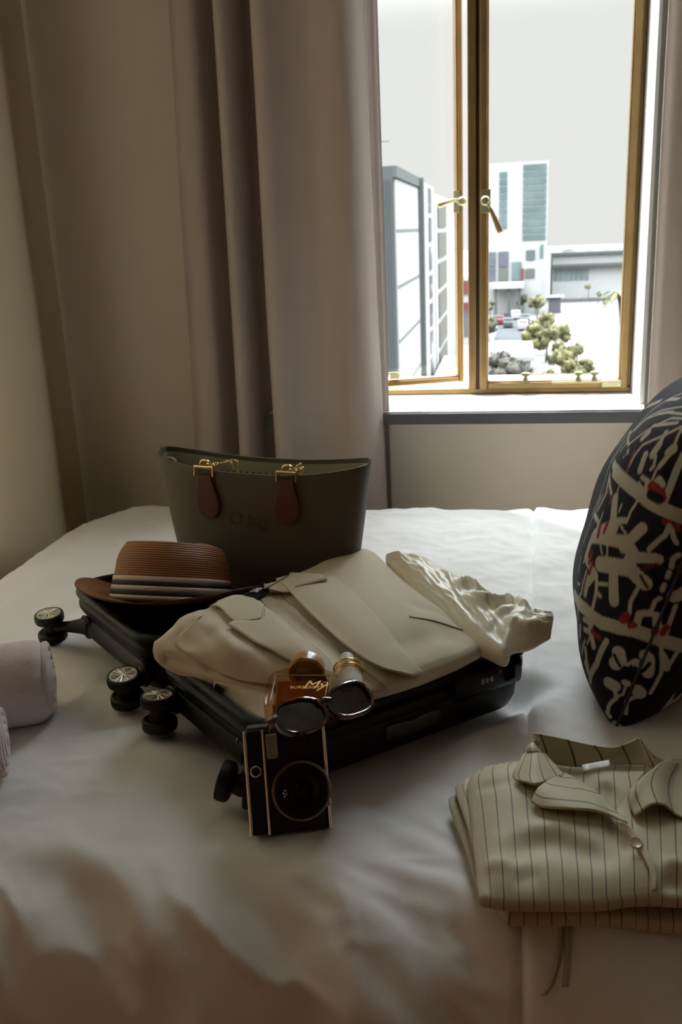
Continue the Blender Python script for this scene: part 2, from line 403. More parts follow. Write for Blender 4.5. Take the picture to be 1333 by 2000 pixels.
# right curtain
rf = [(0, .0), (.06, .03), (.16, .05), (.26, .03), (.34, -.02), (.44, .03), (.56, .05), (.68, .0), (.8, .04), (.9, .05), (1, 0)]
c2 = curtain('window_curtain', 'pale mauve curtain at the right edge of the window behind the patterned pillow',
             [(lerp(.350, .80, f), 2.455 - d) for f, d in rf], [(lerp(.350, .80, f), 2.455 - d) for f, d in rf], .04, 3.28, M_curtain, 'drape')
M_sheer2 = mat('grey_sheer_voile', (0.40, 0.41, 0.39), 0.9, bump=(900, .5), trans=0.25)
P = [[(.352 + (f / (n_ - 1)) * .08 - .014 * t, 2.510 + .006 * math.sin(f * .7), lerp(.06, 3.28, t)) for t in np.linspace(0, 1, 24)] for f in range(n_)]
MB().grid(P).build('sheer_lining', M_sheer2, c2, solid=.0008, auto=80)['label'] = 'grey sheer beside the window recess'
# curtain on the left wall: very broad soft folds
lf = []
for k in range(60):
    t = k / 59; y = lerp(2.50, .2, t)
    d = .05 + .05 * math.sin((2.50 - y) * 9.5 - 1.5) * sstep(0, .1, 2.5 - y) + .02 * math.sin((2.5 - y) * 4)
    lf.append((RX0 + .02 + d, y))
curtain('wall_curtain', 'beige curtain with broad soft folds along the left wall beyond the bed foot', lf, lf, .03, 3.30, M_curtain2, 'drape', n=200, wob=.003, solid=0)

# ------------------------------------------------------------------ bed
BZ = 0.600
BX0, BX1, BYF, BYN = -1.135, 1.75, 2.325, .865    # foot, head, far edge, start of near bend
BR = .15
CN = Vector((-.285, .950)); CA = Vector((-.719, .695)).normalized(); CB = Vector((.695, .719)).normalized()
CL = .475                                        # long side
def cz(s): return .604 - .030 * s / CL           # underside height along the long side
def seamx(y): return .030 + .03 * (y - 1.2) if y > .8 else .018
def bed_point(x, e):
    """e: distance run from the far edge towards the viewer over the top and down the near side"""
    L = BYF - BYN
    if e <= L: y, z, d = BYF - e, BZ, 0.0
    else:
        s = e - L; A = BR * 1.35
        if s < A: q = s / BR; y, z = BYN - BR * math.sin(q), BZ - BR * (1 - math.cos(q))
        else: q = A / BR; y, z = BYN - BR * math.sin(q) - (s - A) * math.cos(q), BZ - BR * (1 - math.cos(q)) - (s - A) * math.sin(q)
        d = s
    return y, z, d
def edge_drop(d, r=.10):
    """d>0 inside: distance to the outline"""
    if d >= r: return 0.0
    if d <= 0: return r + (-d) * 6
    return r - math.sqrt(max(0, r * r - (r - d) ** 2))
nx, ne = 300, 300
xs = np.concatenate([np.linspace(BX0 - .018, BX0 + .16, 40), np.linspace(BX0 + .168, .75, 230), np.linspace(.77, BX1, 30)])
es = np.concatenate([np.linspace(-.03, .14, 34), np.linspace(.146, 1.20, 130), np.linspace(1.206, 2.02, 150)])
P = []; uv = []
for x in xs:
    r = []; q = []
    for e in es:
        y, z, d = bed_point(x, max(e, -.06))
        a, b = x - BX0, e                       # rounded corner between foot and far edge
        rc = .26
        if a < rc and b < rc: dist = rc - math.hypot(rc - a, rc - b)
        else: dist = min(a, b)
        z -= edge_drop(dist)
        ny = nz = 0.0
        # soft swells and creases on the top
        k = fbm(x * 2.1, y * 2.1, .3) * .007 + fbm(x * 6 + y * 2, y * 7, 5) * .0030
        k += .0022 * (1 - abs(fbm(x * 5 + y * 9, y * 5 - x * 6, 9, ))) ** 6
        # long diagonal tension creases near the striped clothes and at the right
        w1 = sstep(-.35, -.02, x) * (1 - sstep(1.05, 1.3, y)) * (1 - sstep(0, .12, d))
        k += w1 * .0016 * math.sin((x * 1.3 + (y - d) * 1.8) * 48 + 7 * fbm(x * 3, y * 3, 2)) * (.5 + fbm(x * 5, y * 3, 21))
        w2 = sstep(-.2, .1, x) * sstep(1.3, 1.6, y)
        k += w2 * .005 * fbm((x + y * .8) * 9, (x - y) * 2.0, 7)
        # gathered folds down the near side
        wd = sstep(-.04, .11, d)
        ph = x * 62 - d * 42 + 5.5 * fbm(x * 2.6, d * 3, 1.0)
        k2 = wd * (.0065 * math.sin(ph) * (.6 + fbm(x * 4, d * 2, 14)) + .010 * math.sin(ph * .43 + 1.3 + 2 * fbm(x * 3, d * 2, 4)) + .012 * fbm(x * 9 - d * 6, d * 4, 8)) * (1 - .6 * sstep(-.05, .05, x))
        k2 += wd * .010 * (1 - abs(fbm(x * 6 - d * 5, d * 2.4 + x * 1.5, 17))) ** 6 * (1 - .7 * sstep(-.05, .05, x))
        wd2 = sstep(-.10, .05, d) * (1 - wd)
        k2 += wd2 * .006 * fbm(x * 10 - y * 5, y * 8, 6)
        # seam step between the two covers
        sxx = seamx(y) if d == 0 else seamx(.8) - .01 * d
        g = x - sxx
        k += .006 * sstep(-.002, .004, g) - .008 * math.exp(-(g / .004) ** 2)
        if d > 0:
            A = min(d / BR, 1.35); n = Vector((0, -math.sin(A), math.cos(A)))
        else: n = Vector((0, 0, 1))
        off = n * (k + k2)
        if d == 0:                                # the cover sags under the suitcase
            lx, ly = x - CN.x, y - CN.y; ls = lx * CB.x + ly * CB.y; lt = lx * CA.x + ly * CA.y
            mk = sstep(-.05, .03, ls) * (1 - sstep(CL - .03, CL + .05, ls)) * sstep(-.05, .03, lt) * (1 - sstep(.65, .73, lt))
            off.z = lerp(off.z, min(off.z, cz(ls) - .014 - BZ), mk)
        r.append((x + fbm(x * 3, y * 3, 11) * .004, y + off.y, z + off.z)); q.append((x, e))
    P.append(r); uv.append(q)
bed = thing('bed', 'wide bed under a rumpled white cotton cover', 'bed', (.3, 1.5, 0))
duvet = MB().grid(P, uv).build('duvet', M_duvet, bed, auto=80)
MB().box(((BX0 + BX1) / 2 + .06, 1.55, .27), (BX1 - BX0 - .22, 1.36, .26)).build('mattress', M_white, bed, bevel=.04)
MB().box(((BX0 + BX1) / 2 + .06, 1.55, .07), (BX1 - BX0 - .26, 1.30, .14)).build('bed_base', M_dark, bed, bevel=.01)

# ------------------------------------------------------------------ suitcase (opened flat: front shell packed, rear shell with hat and bag)
def cpt(s, t, z):
    q = CN + CB * s + CA * t
    return Vector((q.x, q.y, cz(s) + z))
def rrect(s0, s1, t0, t1, r, n=7, m=8):
    pts = []
    for cx, cy, a0 in ((s1 - r, t1 - r, 0), (s0 + r, t1 - r, 90), (s0 + r, t0 + r, 180), (s1 - r, t0 + r, 270)):
        for k in range(n + 1):
            a = math.radians(a0 + 90 * k / n); pts.append((cx + r * math.cos(a), cy + r * math.sin(a)))
    out = []
    for i, p in enumerate(pts):                  # add points along the straight runs
        q = pts[(i + 1) % len(pts)]; out.append(p)
        if math.hypot(q[0] - p[0], q[1] - p[1]) > .05:
            out += [(p[0] + (q[0] - p[0]) * k / m, p[1] + (q[1] - p[1]) * k / m) for k in range(1, m)]
    return out
def shell(t0, t1, depth, parent, name):
    lv = [(.060, .0), (.030, .001), (.014, .010), (.008, .024), (.006, .045), (.008, .058), (.002, .064), (-.002, .072), (-.002, .080), (.004, .085), (.003, .089),
          (-.003, .092), (-.005, .097), (-.003, .103), (.003, .106), (.009, .104), (.011, .098), (.012, .03), (.020, .010), (.060, .008)]
    k = depth / .106
    mb = MB(); P = []
    for ins, z in lv: P.append([cpt(s, t, z * k) for s, t in rrect(ins, CL - ins, t0 + ins, t1 - ins, max(.060 - ins * .5, .02))])
    mb.grid(P, close_v=True); n = len(P[0])
    mb.f.append(tuple(range(n))); mb.f.append(tuple((len(P) - 1) * n + j for j in range(n)))
    return mb.build(name, M_black, parent, auto=50)
case = thing('suitcase', 'black hard-shell suitcase lying open on the bed', 'suitcase', cpt(.23, .33, 0))
TW = .325
shF = shell(0, TW, .106, case, 'packed_shell'); shR = shell(TW + .010, TW + .348, .106, case, 'open_shell')
shR['label'] = 'shell holding the straw hat and tote bag'; shF['label'] = 'shell packed with folded clothes'
for s in (.08, .23, .38):
    MB().tube([cpt(s - .03, TW + .005, .100), cpt(s + .03, TW + .005, .100)], .0055, 10).build('hinge', M_black, case)
# ribs pressed into the end faces
for t0, t1 in ((.07, TW - .06), (TW + .07, TW + .29)):
    MB().grid([[cpt(-.001 + .012 * (1 - math.sin(math.pi * j / 8)), lerp(t0, t1, i / 12), .012 + .045 * j / 8) for j in range(9)] for i in range(13)]).build('pressed_rib', M_black, case)
# twin-disc casters
def wheel_mesh():
    mb = MB()
    for z in (.030, -.006):
        mb.lathe([(0, z - .006), (.020, z - .006), (.0245, z - .003), (.0255, z), (.0255, z + .008), (.0245, z + .011), (.0215, z + .012), (.0205, z + .0095), (0, z + .0095)], 28)
    mb.lathe([(0, .0), (.012, .0), (.014, .012), (.012, .026), (0, .026)], 18)
    return mb
def hub_mesh():
    mb = MB(); z = .0405
    mb.lathe([(.0185, z - .001), (.0205, z - .001), (.0208, z + .001), (.0185, z + .001), (.0182, z)], 28)
    for k in range(6):
        a = 2 * math.pi * k / 6
        for off in (-.0022, .0022):
            c0 = Vector((math.cos(a) * .004 - math.sin(a) * off * .4, math.sin(a) * .004 + math.cos(a) * off * .4, z + .0018)); c1 = Vector((math.cos(a) * .019 - math.sin(a) * off * 1.6, math.sin(a) * .019 + math.cos(a) * off * 1.6, z + .0006))
            mb.tube([c0, c1], .0010, 6)
    mb.lathe([(0, z - .001), (.005, z - .001), (.0045, z + .0025), (0, z + .003)], 14)
    return mb
M_hub = mat('worn_silver_hub', (0.80, 0.78, 0.70), 0.42, 0.75)
w0 = wheel_mesh().build('wheel', M_rubber, None); h0 = hub_mesh().build('hub', M_hub, None)
wme, hme = w0.data, h0.data; bpy.data.objects.remove(w0); bpy.data.objects.remove(h0)
def caster(c, axis, root_s, root_t, root_z, spin):
    z = Vector(axis).normalized(); x = Vector((1, 0, 0)) if abs(z.x) < .8 else Vector((0, 1, 0)); M = frame(c, x, z.cross(x)) @ Matrix.Rotation(spin, 4, 'Z')
    o = put('wheel', wme, case, M=M); put('hub', hme, o, M=M)
    a = cpt(root_s, root_t, root_z); mid = M @ Vector((0, 0, .013)); d = (a - mid)
    f = MB().tube([mid + d * .12, mid + d * .45, mid + d * .75, a], [.010, .010, .014, .019], 12); f.build('wheel_fork', M_rubber, case)
    f2 = MB().tube([a + Vector((-.004, -.004, 0)), a - CB.to_3d() * .012 + Vector((0, 0, 0))], .022, 14); f2.build('wheel_housing', M_rubber, case, bevel=.004)
caster(at(103, 1238, .620) , (.05, -.10, 1), .012, TW + .290, .038, .2)
caster(at(249, 1362, .622), (.08, -.12, 1), .012, TW + .055, .038, .5)
caster(at(312, 1410, .622), (-.16, .10, 1), .012, TW - .050, .036, .1)
caster(at(492, 1540, .628), (-.86, -.48, .22), .014, .055, .034, .3)
# lock panel and zip-seal on the long near side
lp = MB(); lp.grid([[cpt(lerp(.30, .43, i / 8), -.003 - .004 * math.sin(math.pi * min(1, max(0, j / 6))) ** .5, lerp(.060, .098, j / 6)) for j in range(7)] for i in range(9)])
lock = lp.build('lock_panel', M_black, case, solid=.003)
M_dial = mat('lock_dial_grey', (0.25, 0.25, 0.26), 0.3, .5)
for k in range(3): MB().box(cpt(.350 + .009 * k, -.0095, .081), (.0055, .0045, .0085), None).build('dial', M_dial, lock, bevel=.001)
MB().box(cpt(.385, -.0095, .087), (.0045, .004, .0045)).build('red_dot', mat('red_plastic', (0.5, .03, .02), .4), lock, bevel=.001)
sl = cpt(.405, -.009, .080); Msl = frame(sl, CB.to_3d(), (0, 0, 1)); MB().box((0, 0, 0), (.020, .022, .006), Msl).build('slide_button', M_blackliner, lock, bevel=.002)
# grey film label stuck on the side
M_film = mat('clear_tape_film', (0.035, 0.036, 0.037), 0.25)
MB().grid([[cpt(lerp(.185, .285, i / 10), .0045 - .001 * math.sin(i * 2.1 + j), lerp(.030, .052, j / 4) + .002 * math.sin(i)) for j in range(5)] for i in range(11)]).build('film_sticker', M_film, case, solid=.0006)['label'] = 'scuffed clear film stuck on the side'
MB().lathe([(0, 0), (.004, 0), (.0035, .002), (0, .0025)], 14, Matrix.Translation(cpt(-.0, .075, .060)) @ Matrix.Rotation(math.radians(-90), 4, 'Y')).build('rivet', M_dial, case)

# ------------------------------------------------------------------ tote bag
M_bag = mat('taupe_rubber_shell', (0.098, 0.076, 0.055), 0.55, bump=(900, .12), spec=0.3)
M_lining = mat('bag_lining', (0.32, 0.29, 0.20), 0.85, bump=(600, .3))
M_strap = mat('russet_leather', (0.085, 0.020, 0.011), 0.5, bump=(400, .2))
bdir = Vector((.973, -.232, 0)).normalized(); bnrm = Vector((0, 0, 1)).cross(bdir)      # towards the window
BC = Vector((-.447, 1.580, .612))
bag = thing('tote_bag', 'taupe moulded tote bag with russet tabs standing behind the straw hat', 'bag', BC)
def bpt(x, y, z): return BC + bdir * x + bnrm * y + Vector((0, 0, z))
def stadium(W, D, pinch, n=96):
    pts = []
    for k in range(n):
        a = 2 * math.pi * k / n; c, s = math.cos(a), math.sin(a)
        x = W / 2 * math.copysign(abs(c) ** .55, c); y = D / 2 * math.copysign(abs(s) ** .62, s)
        u = abs(x) / (W / 2); y *= 1 - pinch * u ** 3 * .5
        pts.append((x, y))
    return pts
BH = .276
def bag_ring(t, off=0):
    W = lerp(.326, .432, t ** .9) - 2 * off; D = lerp(.105, .100, t) - 2 * off
    r = []
    for x, y in stadium(W, D, .4 * t):
        u = abs(x) / (W / 2); z = BH * t + t ** 3 * (.012 * u ** 2.5 - .008 * (1 - u ** 2) + (.004 if y > 0 else -.002))
        r.append(bpt(x, y, z))
    return r
P = [[bpt(x * .8, y * .8, 0) for x, y in stadium(.31, .10, 0)]] + [bag_ring(t) for t in (.01, .03, .08, .2, .35, .5, .65, .8, .9, .96, .99)] + \
    [bag_ring(1.0, .001), bag_ring(1.0, .005), bag_ring(.98, .006), bag_ring(.8, .006), bag_ring(.4, .006), bag_ring(.03, .008)]
mb = MB().grid(P, close_v=True); n = len(P[0]); mb.f.append(tuple(range(n))); mb.f.append(tuple((len(P) - 1) * n + j for j in range(n)))
body = mb.build('bag_body', M_bag, bag, auto=60)
P = [bag_ring(.972, .0075), bag_ring(.90, .009), bag_ring(.6, .010), bag_ring(.2, .012)]
MB().grid(P, close_v=True).build('lining', M_lining, bag)['label'] = 'pale olive inner lining'
# dark zigzag stitches along the lining edge
zz = MB()
for k in range(11):
    x = lerp(-.075, .055, k / 10); p = [bpt(x, -.0415, BH * .985 - .010), bpt(x + .005, -.0415, BH * .985 - .004), bpt(x + .010, -.0415, BH * .985 - .010)]
    zz.tube(p, .0010, 5)
zz.build('zigzag_stitch', M_blackliner, bag)
def front_y(z, x):
    t = z / BH; W = lerp(.326, .432, t ** .9); D = lerp(.105, .100, t)
    u = min(.999, abs(x) / (W / 2)); c = u ** (1 / .55); s = math.sqrt(max(0, 1 - c * c)) ** .62
    return -D / 2 * s * (1 - .4 * t * u ** 3 * .5)
chain_end = []
for xt, sw in ((-.088, .004), (.080, -.006)):
    # leather drop-shaped tab, wider at its foot
    L = MB(); rows = []
    for j in range(15):
        v = j / 14; z = BH - .016 - v * .082; hw = lerp(.0135, .0245, sstep(0, .62, v)) * (math.sqrt(max(0, 1 - max(0, (v - .62) / .385) ** 2)) if v > .62 else 1) + .0004
        rows.append([bpt(xt + hw * (2 * i / 8 - 1) + sw * v, front_y(z, xt) - .0025, z) for i in range(9)])
    tab = L.grid(rows).build('strap_tab', M_strap, bag, solid=.004, bevel=.001)
    # gold staple over the rim
    bk = MB(); z0 = BH - .004
    yF = front_y(z0, xt) - .004
    bk.tube([bpt(xt - .019, yF - .001, z0 - .014), bpt(xt - .019, yF, z0 + .003), bpt(xt + .019, yF, z0 + .003), bpt(xt + .019, yF - .001, z0 - .014)], .0026, 8)
    bk.tube([bpt(xt + .010 * math.cos(a), yF + .006, z0 + .006 + .008 * math.sin(a)) for a in np.linspace(0, math.pi, 9)], .0024, 8)
    bk.build('buckle', M_gold, bag); chain_end.append((xt, yF, z0))
def chain(pts, parent):
    P = spline(pts, 200); d = np.r_[0, np.cumsum(np.linalg.norm(np.diff(P, axis=0), axis=1))]
    nl = int(d[-1] / .0040); mb = MB()
    for k in range(nl):
        i = np.searchsorted(d, (k + .5) / nl * d[-1]); i = min(max(i, 1), 198); p = Vector(P[i]); t = Vector(P[i + 1] - P[i - 1]).normalized()
        s = Vector((0, 0, 1)) if k % 2 else t.cross(Vector((0, 0, 1))).normalized(); s = (s - t * s.dot(t)).normalized()
        mb.tube([p + t * (.0030 * math.cos(a)) + s * (.0019 * math.sin(a)) for a in np.linspace(0, 2 * math.pi, 9)[:-1]], .0007, 5, closed=True)
    mb.build('chain', M_gold, parent)
for (xt, yF, z0), s in zip(chain_end, (1, 1)):
    e = .052 if xt < 0 else .016
    chain([bpt(xt + .006, yF + .008, z0 + .010), bpt(xt + .014, yF + .014, z0 + .004), bpt(xt + e * .6, yF + .022, z0 + .008), bpt(xt + e, yF + .030, z0 + .010), bpt(xt + e * .9, yF + .040, z0 - .02), bpt(xt + e * .7, yF + .045, z0 - .09)], bag)
    chain([bpt(xt + .002, yF + .010, z0 + .006), bpt(xt + .018, yF + .026, z0 + .005), bpt(xt + e * .8, yF + .030, z0 + .003), bpt(xt + e, yF + .036, z0 - .06)], bag)
for x in (-.185,): MB().tube([bpt(x + .012 * math.cos(a), -.014 + .002 * math.cos(a), BH - .008 + .009 * math.sin(a)) for a in np.linspace(.2, 2.6, 9)], .0022, 6).build('inner_ring', M_chrome, bag)
M_emb = mat('embossed_taupe', (0.068, 0.052, 0.038), 0.4, spec=0.3)
text('embossed_lettering', 'O bag', .034, frame(bpt(-.004, front_y(.185, 0) - .0002, .180), bdir, (0, 0, 1)), M_emb, bag, .0006, shear=.2)

# ------------------------------------------------------------------ straw hat
def straw_build(n, l, b, s, u):
    b.inputs['Roughness'].default_value = .55
    a = mathn(n, 'MULTIPLY', s.outputs[1], 1.0); fr_ = mathn(n, 'FRACT', a)
    tri = mathn(n, 'ABSOLUTE', mathn(n, 'SUBTRACT', fr_, .5))           # 0 at row centre .. .5 at the joint
    t = n.nodes.new('ShaderNodeTexNoise'); t.inputs['Scale'].default_value = 1.0; t.inputs['Detail'].default_value = 2
    mp = n.nodes.new('ShaderNodeMapping'); mp.inputs['Scale'].default_value = (260, 1.2, 1); l.new(u.outputs[0], mp.inputs[0]); l.new(mp.outputs[0], t.inputs['Vector'])
    r = n.nodes.new('ShaderNodeValToRGB'); r.color_ramp.elements[0].color = (0.36, 0.155, 0.055, 1); r.color_ramp.elements[1].color = (0.06, 0.022, 0.008, 1)
    r.color_ramp.elements[0].position = .22; r.color_ramp.elements[1].position = .48
    mx = mathn(n, 'ADD', tri, mathn(n, 'MULTIPLY', mathn(n, 'SUBTRACT', t.outputs['Fac'], .5), .28)); l.new(mx, r.inputs[0]); l.new(r.outputs[0], b.inputs['Base Color'])
    bp = n.nodes.new('ShaderNodeBump'); bp.inputs['Distance'].default_value = .002; bp.inputs['Strength'].default_value = .8; bp.invert = True
    l.new(mx, bp.inputs['Height']); l.new(bp.outputs[0], b.inputs['Normal'])
M_straw = uv_mat('brown_straw_braid', straw_build)
M_ribw = mat('cream_ribbon', (0.62, 0.55, 0.50), .8, bump=(900, .2)); M_ribn = mat('navy_ribbon', (0.022, 0.022, 0.032), .8, bump=(900, .2))
HC = Vector((-.570, 1.398, .688)); hx = Vector((.985, -.05, .0)).normalized(); hz = (Vector((.02, .40, 1.0))).normalized(); HM = frame(HC, hx, hz.cross(hx))
hat = thing('straw_hat', 'brown straw fedora with navy and cream striped band', 'hat', HC)
NA = 96
def crown_r(a, h):
    """radius of the crown wall"""
    c, s = math.cos(a), math.sin(a)
    ax, ay = lerp(.0965, .0885, h), lerp(.113, .098, h)
    r = (abs(c / ax) ** 2.3 + abs(s / ay) ** 2.3) ** (-1 / 2.3)
    # front pinches
    for pa in (math.radians(-62), math.radians(-118)): r *= 1 - .035 * h * math.exp(-((a - pa) / .30) ** 2)
    return r
CH = .094
P = []; uv = []
angs = np.linspace(-math.pi, math.pi, NA + 1)
for j in range(22):
    h = j / 21
    if True:
        row = []; ur = []
        for a in angs:
            r = crown_r(a, h); rnd_ = max(0, (h - .62) / .38) ** 2.2; r2 = r * (1 - .12 * rnd_)
            zf = CH * h - .004 * math.sin(a) * h
            row.append(HM @ Vector((r2 * math.cos(a), r2 * math.sin(a), zf))); ur.append((a / 6.283, h * 26))
        P.append(row); uv.append(ur)
for j in range(1, 22):
    q = j / 21; row = []; ur = []
    for a in angs:
        r = crown_r(a, 1) * (.88) * (1 - q) ** .9
        x, y = r * math.cos(a), r * math.sin(a)
        dome = .012 * (1 - (1 - q) ** 2)
        dent = .030 * math.exp(-(x / .030) ** 2) * sstep(0, .35, q) + .012 * math.exp(-((abs(x) - .045) / .02) ** 2 - ((y + .075) / .035) ** 2)
        row.append(HM @ Vector((x, y, CH + dome - dent - .004 * math.sin(a) * (1 - q) ))); ur.append((a / 6.283, 26 + q * 22))
    P.append(row); uv.append(ur)
MB().grid(P, uv).build('crown', M_straw, hat, auto=80)
P = []; uv = []
for j in range(14):
    q = j / 13; row = []; ur = []
    for a in angs:
        rc = crown_r(a, 0) - .001; c, s = math.cos(a), math.sin(a)
        R_ = (abs(c / .163) ** 2 + abs(s / .160) ** 2) ** -.5; r = lerp(rc, R_, q)
        z = .034 * (r * c / .163) ** 2 - .003 + .002 * q
        row.append(HM @ Vector((r * c, r * s, z))); ur.append((a / 6.283, q * 16))
    P.append(row); uv.append(ur)
brim = MB().grid(P, uv).build('brim', M_straw, hat, auto=80, solid=.0035)
z = 0.003
for k, (hgt, mt_) in enumerate(((.0055, M_ribw), (.0075, M_ribn), (.0075, M_ribw), (.0075, M_ribn), (.0075, M_ribw))):
    P = [[HM @ Vector(((crown_r(a, zz_ / CH) + .0016) * math.cos(a), (crown_r(a, zz_ / CH) + .0016) * math.sin(a), zz_ - .004 * math.sin(a) * zz_ / CH)) for a in angs] for zz_ in (z, z + hgt)]
    o = MB().grid(P).build('band_stripe', mt_, hat, solid=.0012); z += hgt
    o['label'] = ('cream' if mt_ is M_ribw else 'navy') + ' stripe of the hat band'

# ------------------------------------------------------------------ towels
M_towel = mat('pink_white_terry', (0.70, 0.60, 0.59), .95, bump=(420, .9), sheen=.4, spec=.05)
def towel(c, ax, r, L, label, group):
    ax = Vector(ax).normalized(); M = frame(c, ax, Vector((0, 0, 1)).cross(ax)); t = thing('rolled_towel', label, 'towel', Vector(c) - Vector((0, 0, r)), group)
    P = []
    nu, nv = 40, 64
    for i in range(nu):
        u = i / (nu - 1); x = -u * L; e = min(x * -1, L + x); k = 1 - .22 * max(0, 1 - e / .030) ** 2.5
        row = []
        for j in range(nv):
            a = 2 * math.pi * j / nv; rr = r * k * (1 + .035 * fbm(x * 9, math.cos(a) * 1.3, math.sin(a) * 1.3)) + .0012 * fbm(x * 120, a * 12, 3)
            row.append(M @ Vector((x, rr * math.cos(a) * 1.06, max(rr * math.sin(a), -r * .93))))
        P.append(row)
    mb = MB().grid(P, close_v=True)
    b = mb.build('roll', M_towel, t, auto=80)
    for x, s in ((.0005, 1), (-L - .0005, -1)):
        sp = [M @ Vector((x - s * .006 * (1 - q) + (.004 if s > 0 else -.004), r * .92 * (1 - q * .9) * math.cos(q * 22), r * .86 * (1 - q * .9) * math.sin(q * 22))) for q in np.linspace(0, 1, 150)]
        MB().tube(sp, .0062, 8).build('spiral_end', M_towel, t)
towel(at(96, 1326, .664), (.88, .42, 0), .0615, .26, 'thick rolled pinkish white towel at the left frame edge', None)
towel(at(3, 1452, .655), (.88, .42, 0), .052, .22, 'second rolled towel barely showing below the big towel roll', None)

# ------------------------------------------------------------------ cloth helpers
def bvh_of(mb): return BVHTree.FromPolygons([Vector(p) for p in mb.v], [f for f in mb.f])
def on(bvh, px, py, off=0.0, zf=.74):
    d = ray(px, py); loc, nrm, i, _ = bvh.ray_cast(CAMP, d)
    if loc is None:
        q = at(px, py, zf); loc, nrm, i, _ = bvh.find_nearest(q)
    if nrm.z < 0 and nrm.dot(d) > 0: nrm = -nrm
    if nrm.dot(d) > 0: nrm = -nrm
    n2 = (nrm * .5 + Vector((0, 0, .5)) - d * .2).normalized()
    return loc + n2 * off
def sheet(name, bvh, left, right, bottom, top, off, mt, parent, nu=36, nv=24, solid=.0022, relax=2, su=1.0, sv=1.0, zf=.74, swap=False):
    G = coons(left, right, bottom, top, nu, nv)
    P = [[on(bvh, G[i, j, 0], G[i, j, 1], 0, zf) for j in range(nv)] for i in range(nu)]
    A = np.array([[tuple(p) for p in r] for r in P])
    for _ in range(relax):
        Bm = A.copy(); Bm[1:-1, 1:-1] = (A[:-2, 1:-1] + A[2:, 1:-1] + A[1:-1, :-2] + A[1:-1, 2:]) / 4; A = Bm
    for i in range(nu):
        for j in range(nv):
            d = (Vector(A[i, j]) - CAMP).normalized(); n = (Vector((0, 0, .8)) - d * .6).normalized()
            A[i, j] += np.array(n * off(i / (nu - 1), j / (nv - 1)))
    U2 = uvgrid(nu, nv, su, sv)
    if swap: U2 = [[(q[1], q[0]) for q in r] for r in U2]
    mb = MB().grid(A.tolist(), U2); o = mb.build(name, mt, parent, auto=80, solid=solid)
    return o, mb
def slab(name, A, mt, parent, z_floor, rim=.007, uv=None, solid_bottom=True):
    """closed cloth block: top grid A[u][v][xyz], rounded rim, sides falling to z_floor"""
    nu, nv = A.shape[:2]
    mb = MB().grid(A.tolist(), uv if uv is not None else uvgrid(nu, nv))
    loop = [(i, 0) for i in range(nu)] + [(nu - 1, j) for j in range(1, nv)] + [(i, nv - 1) for i in range(nu - 2, -1, -1)] + [(0, j) for j in range(nv - 2, 0, -1)]
    c = A.reshape(-1, 3).mean(0); base = [i * nv + j for i, j in loop]; prev = base; L = len(loop)
    for out, f in ((rim * .8, .12), (rim, .3), (rim * .9, .6), (0, .85), (-.012, 1.0)):
        ring = []
        for q, (i, j) in enumerate(loop):
            p = A[i, j]; a, b = loop[q - 3], loop[(q + 3) % L]; t = A[b][:2] - A[a][:2]; nrm = np.array([t[1], -t[0]]); ln = np.linalg.norm(nrm) + 1e-9; nrm /= ln
            if np.dot(nrm, p[:2] - c[:2]) < 0: nrm = -nrm
            z = p[2] + (z_floor - p[2]) * f if callable(z_floor) is False else p[2] + (z_floor(p) - p[2]) * f
            ring.append((p[0] + nrm[0] * out, p[1] + nrm[1] * out, z))
        k = len(mb.v); uvs = [mb.uv[b] for b in base]; mb.add(ring, [], uvs)
        for q in range(L): mb.f.append((prev[q], prev[(q + 1) % L], k + (q + 1) % L, k + q))
        prev = list(range(k, k + L))
    mb.f.append(tuple(prev)); mb.has_uv = True
    return mb.build(name, mt, parent, auto=80), mb
def segd(p, a, b):
    ab = b - a; t = np.clip(((p - a) @ ab) / (ab @ ab + 1e-12), 0, 1); return np.linalg.norm(p - (a + ab * t)), t
def ridge(G, pts, h, wd):
    """raise (or press) a soft crease along the image polyline pts"""
    pts = [np.array(p, float) for p in pts]; out = np.zeros(G.shape[:2])
    for i in range(G.shape[0]):
        for j in range(G.shape[1]):
            dmin = 1e9; tt = 0
            for k in range(len(pts) - 1):
                d, t = segd(G[i, j], pts[k], pts[k + 1])
                if d < dmin: dmin = d; tt = (k + t) / (len(pts) - 1)
            out[i, j] = h * math.exp(-(dmin / wd) ** 2) * min(1, 4 * tt + .15, 4 * (1 - tt) + .15)
    return out

# ------------------------------------------------------------------ blazer folded in the front shell
M_blz = mat('cream_suiting', (0.54, 0.462, 0.325), .75, bump=(700, .18), sheen=.25, spec=.2)
M_lin = mat('cream_lining', (0.42, 0.34, 0.215), .6, bump=(700, .2), sheen=.2, spec=.3)
blz = thing('folded_blazer', 'cream blazer with notched lapels folded in the front half of the suitcase', 'blazer', cpt(.2, .16, .05))
back = [(306, 1250), (358, 1216), (410, 1187), (452, 1168), (520, 1146), (600, 1112), (650, 1086), (690, 1068)]
front = [(328, 1284), (420, 1318), (520, 1344), (600, 1360), (700, 1346), (770, 1328), (830, 1308), (890, 1284), (936, 1262)]
left = [(328, 1284), (313, 1275), (305, 1263), (306, 1250)]
right = [(936, 1262), (944, 1248), (915, 1224), (850, 1183), (770, 1116), (728, 1078), (690, 1068)]
nu, nv = 100, 60
G = coons(left, right, front, back, nu, nv)
A = np.zeros((nu, nv, 3))
HR = np.zeros((nu, nv))
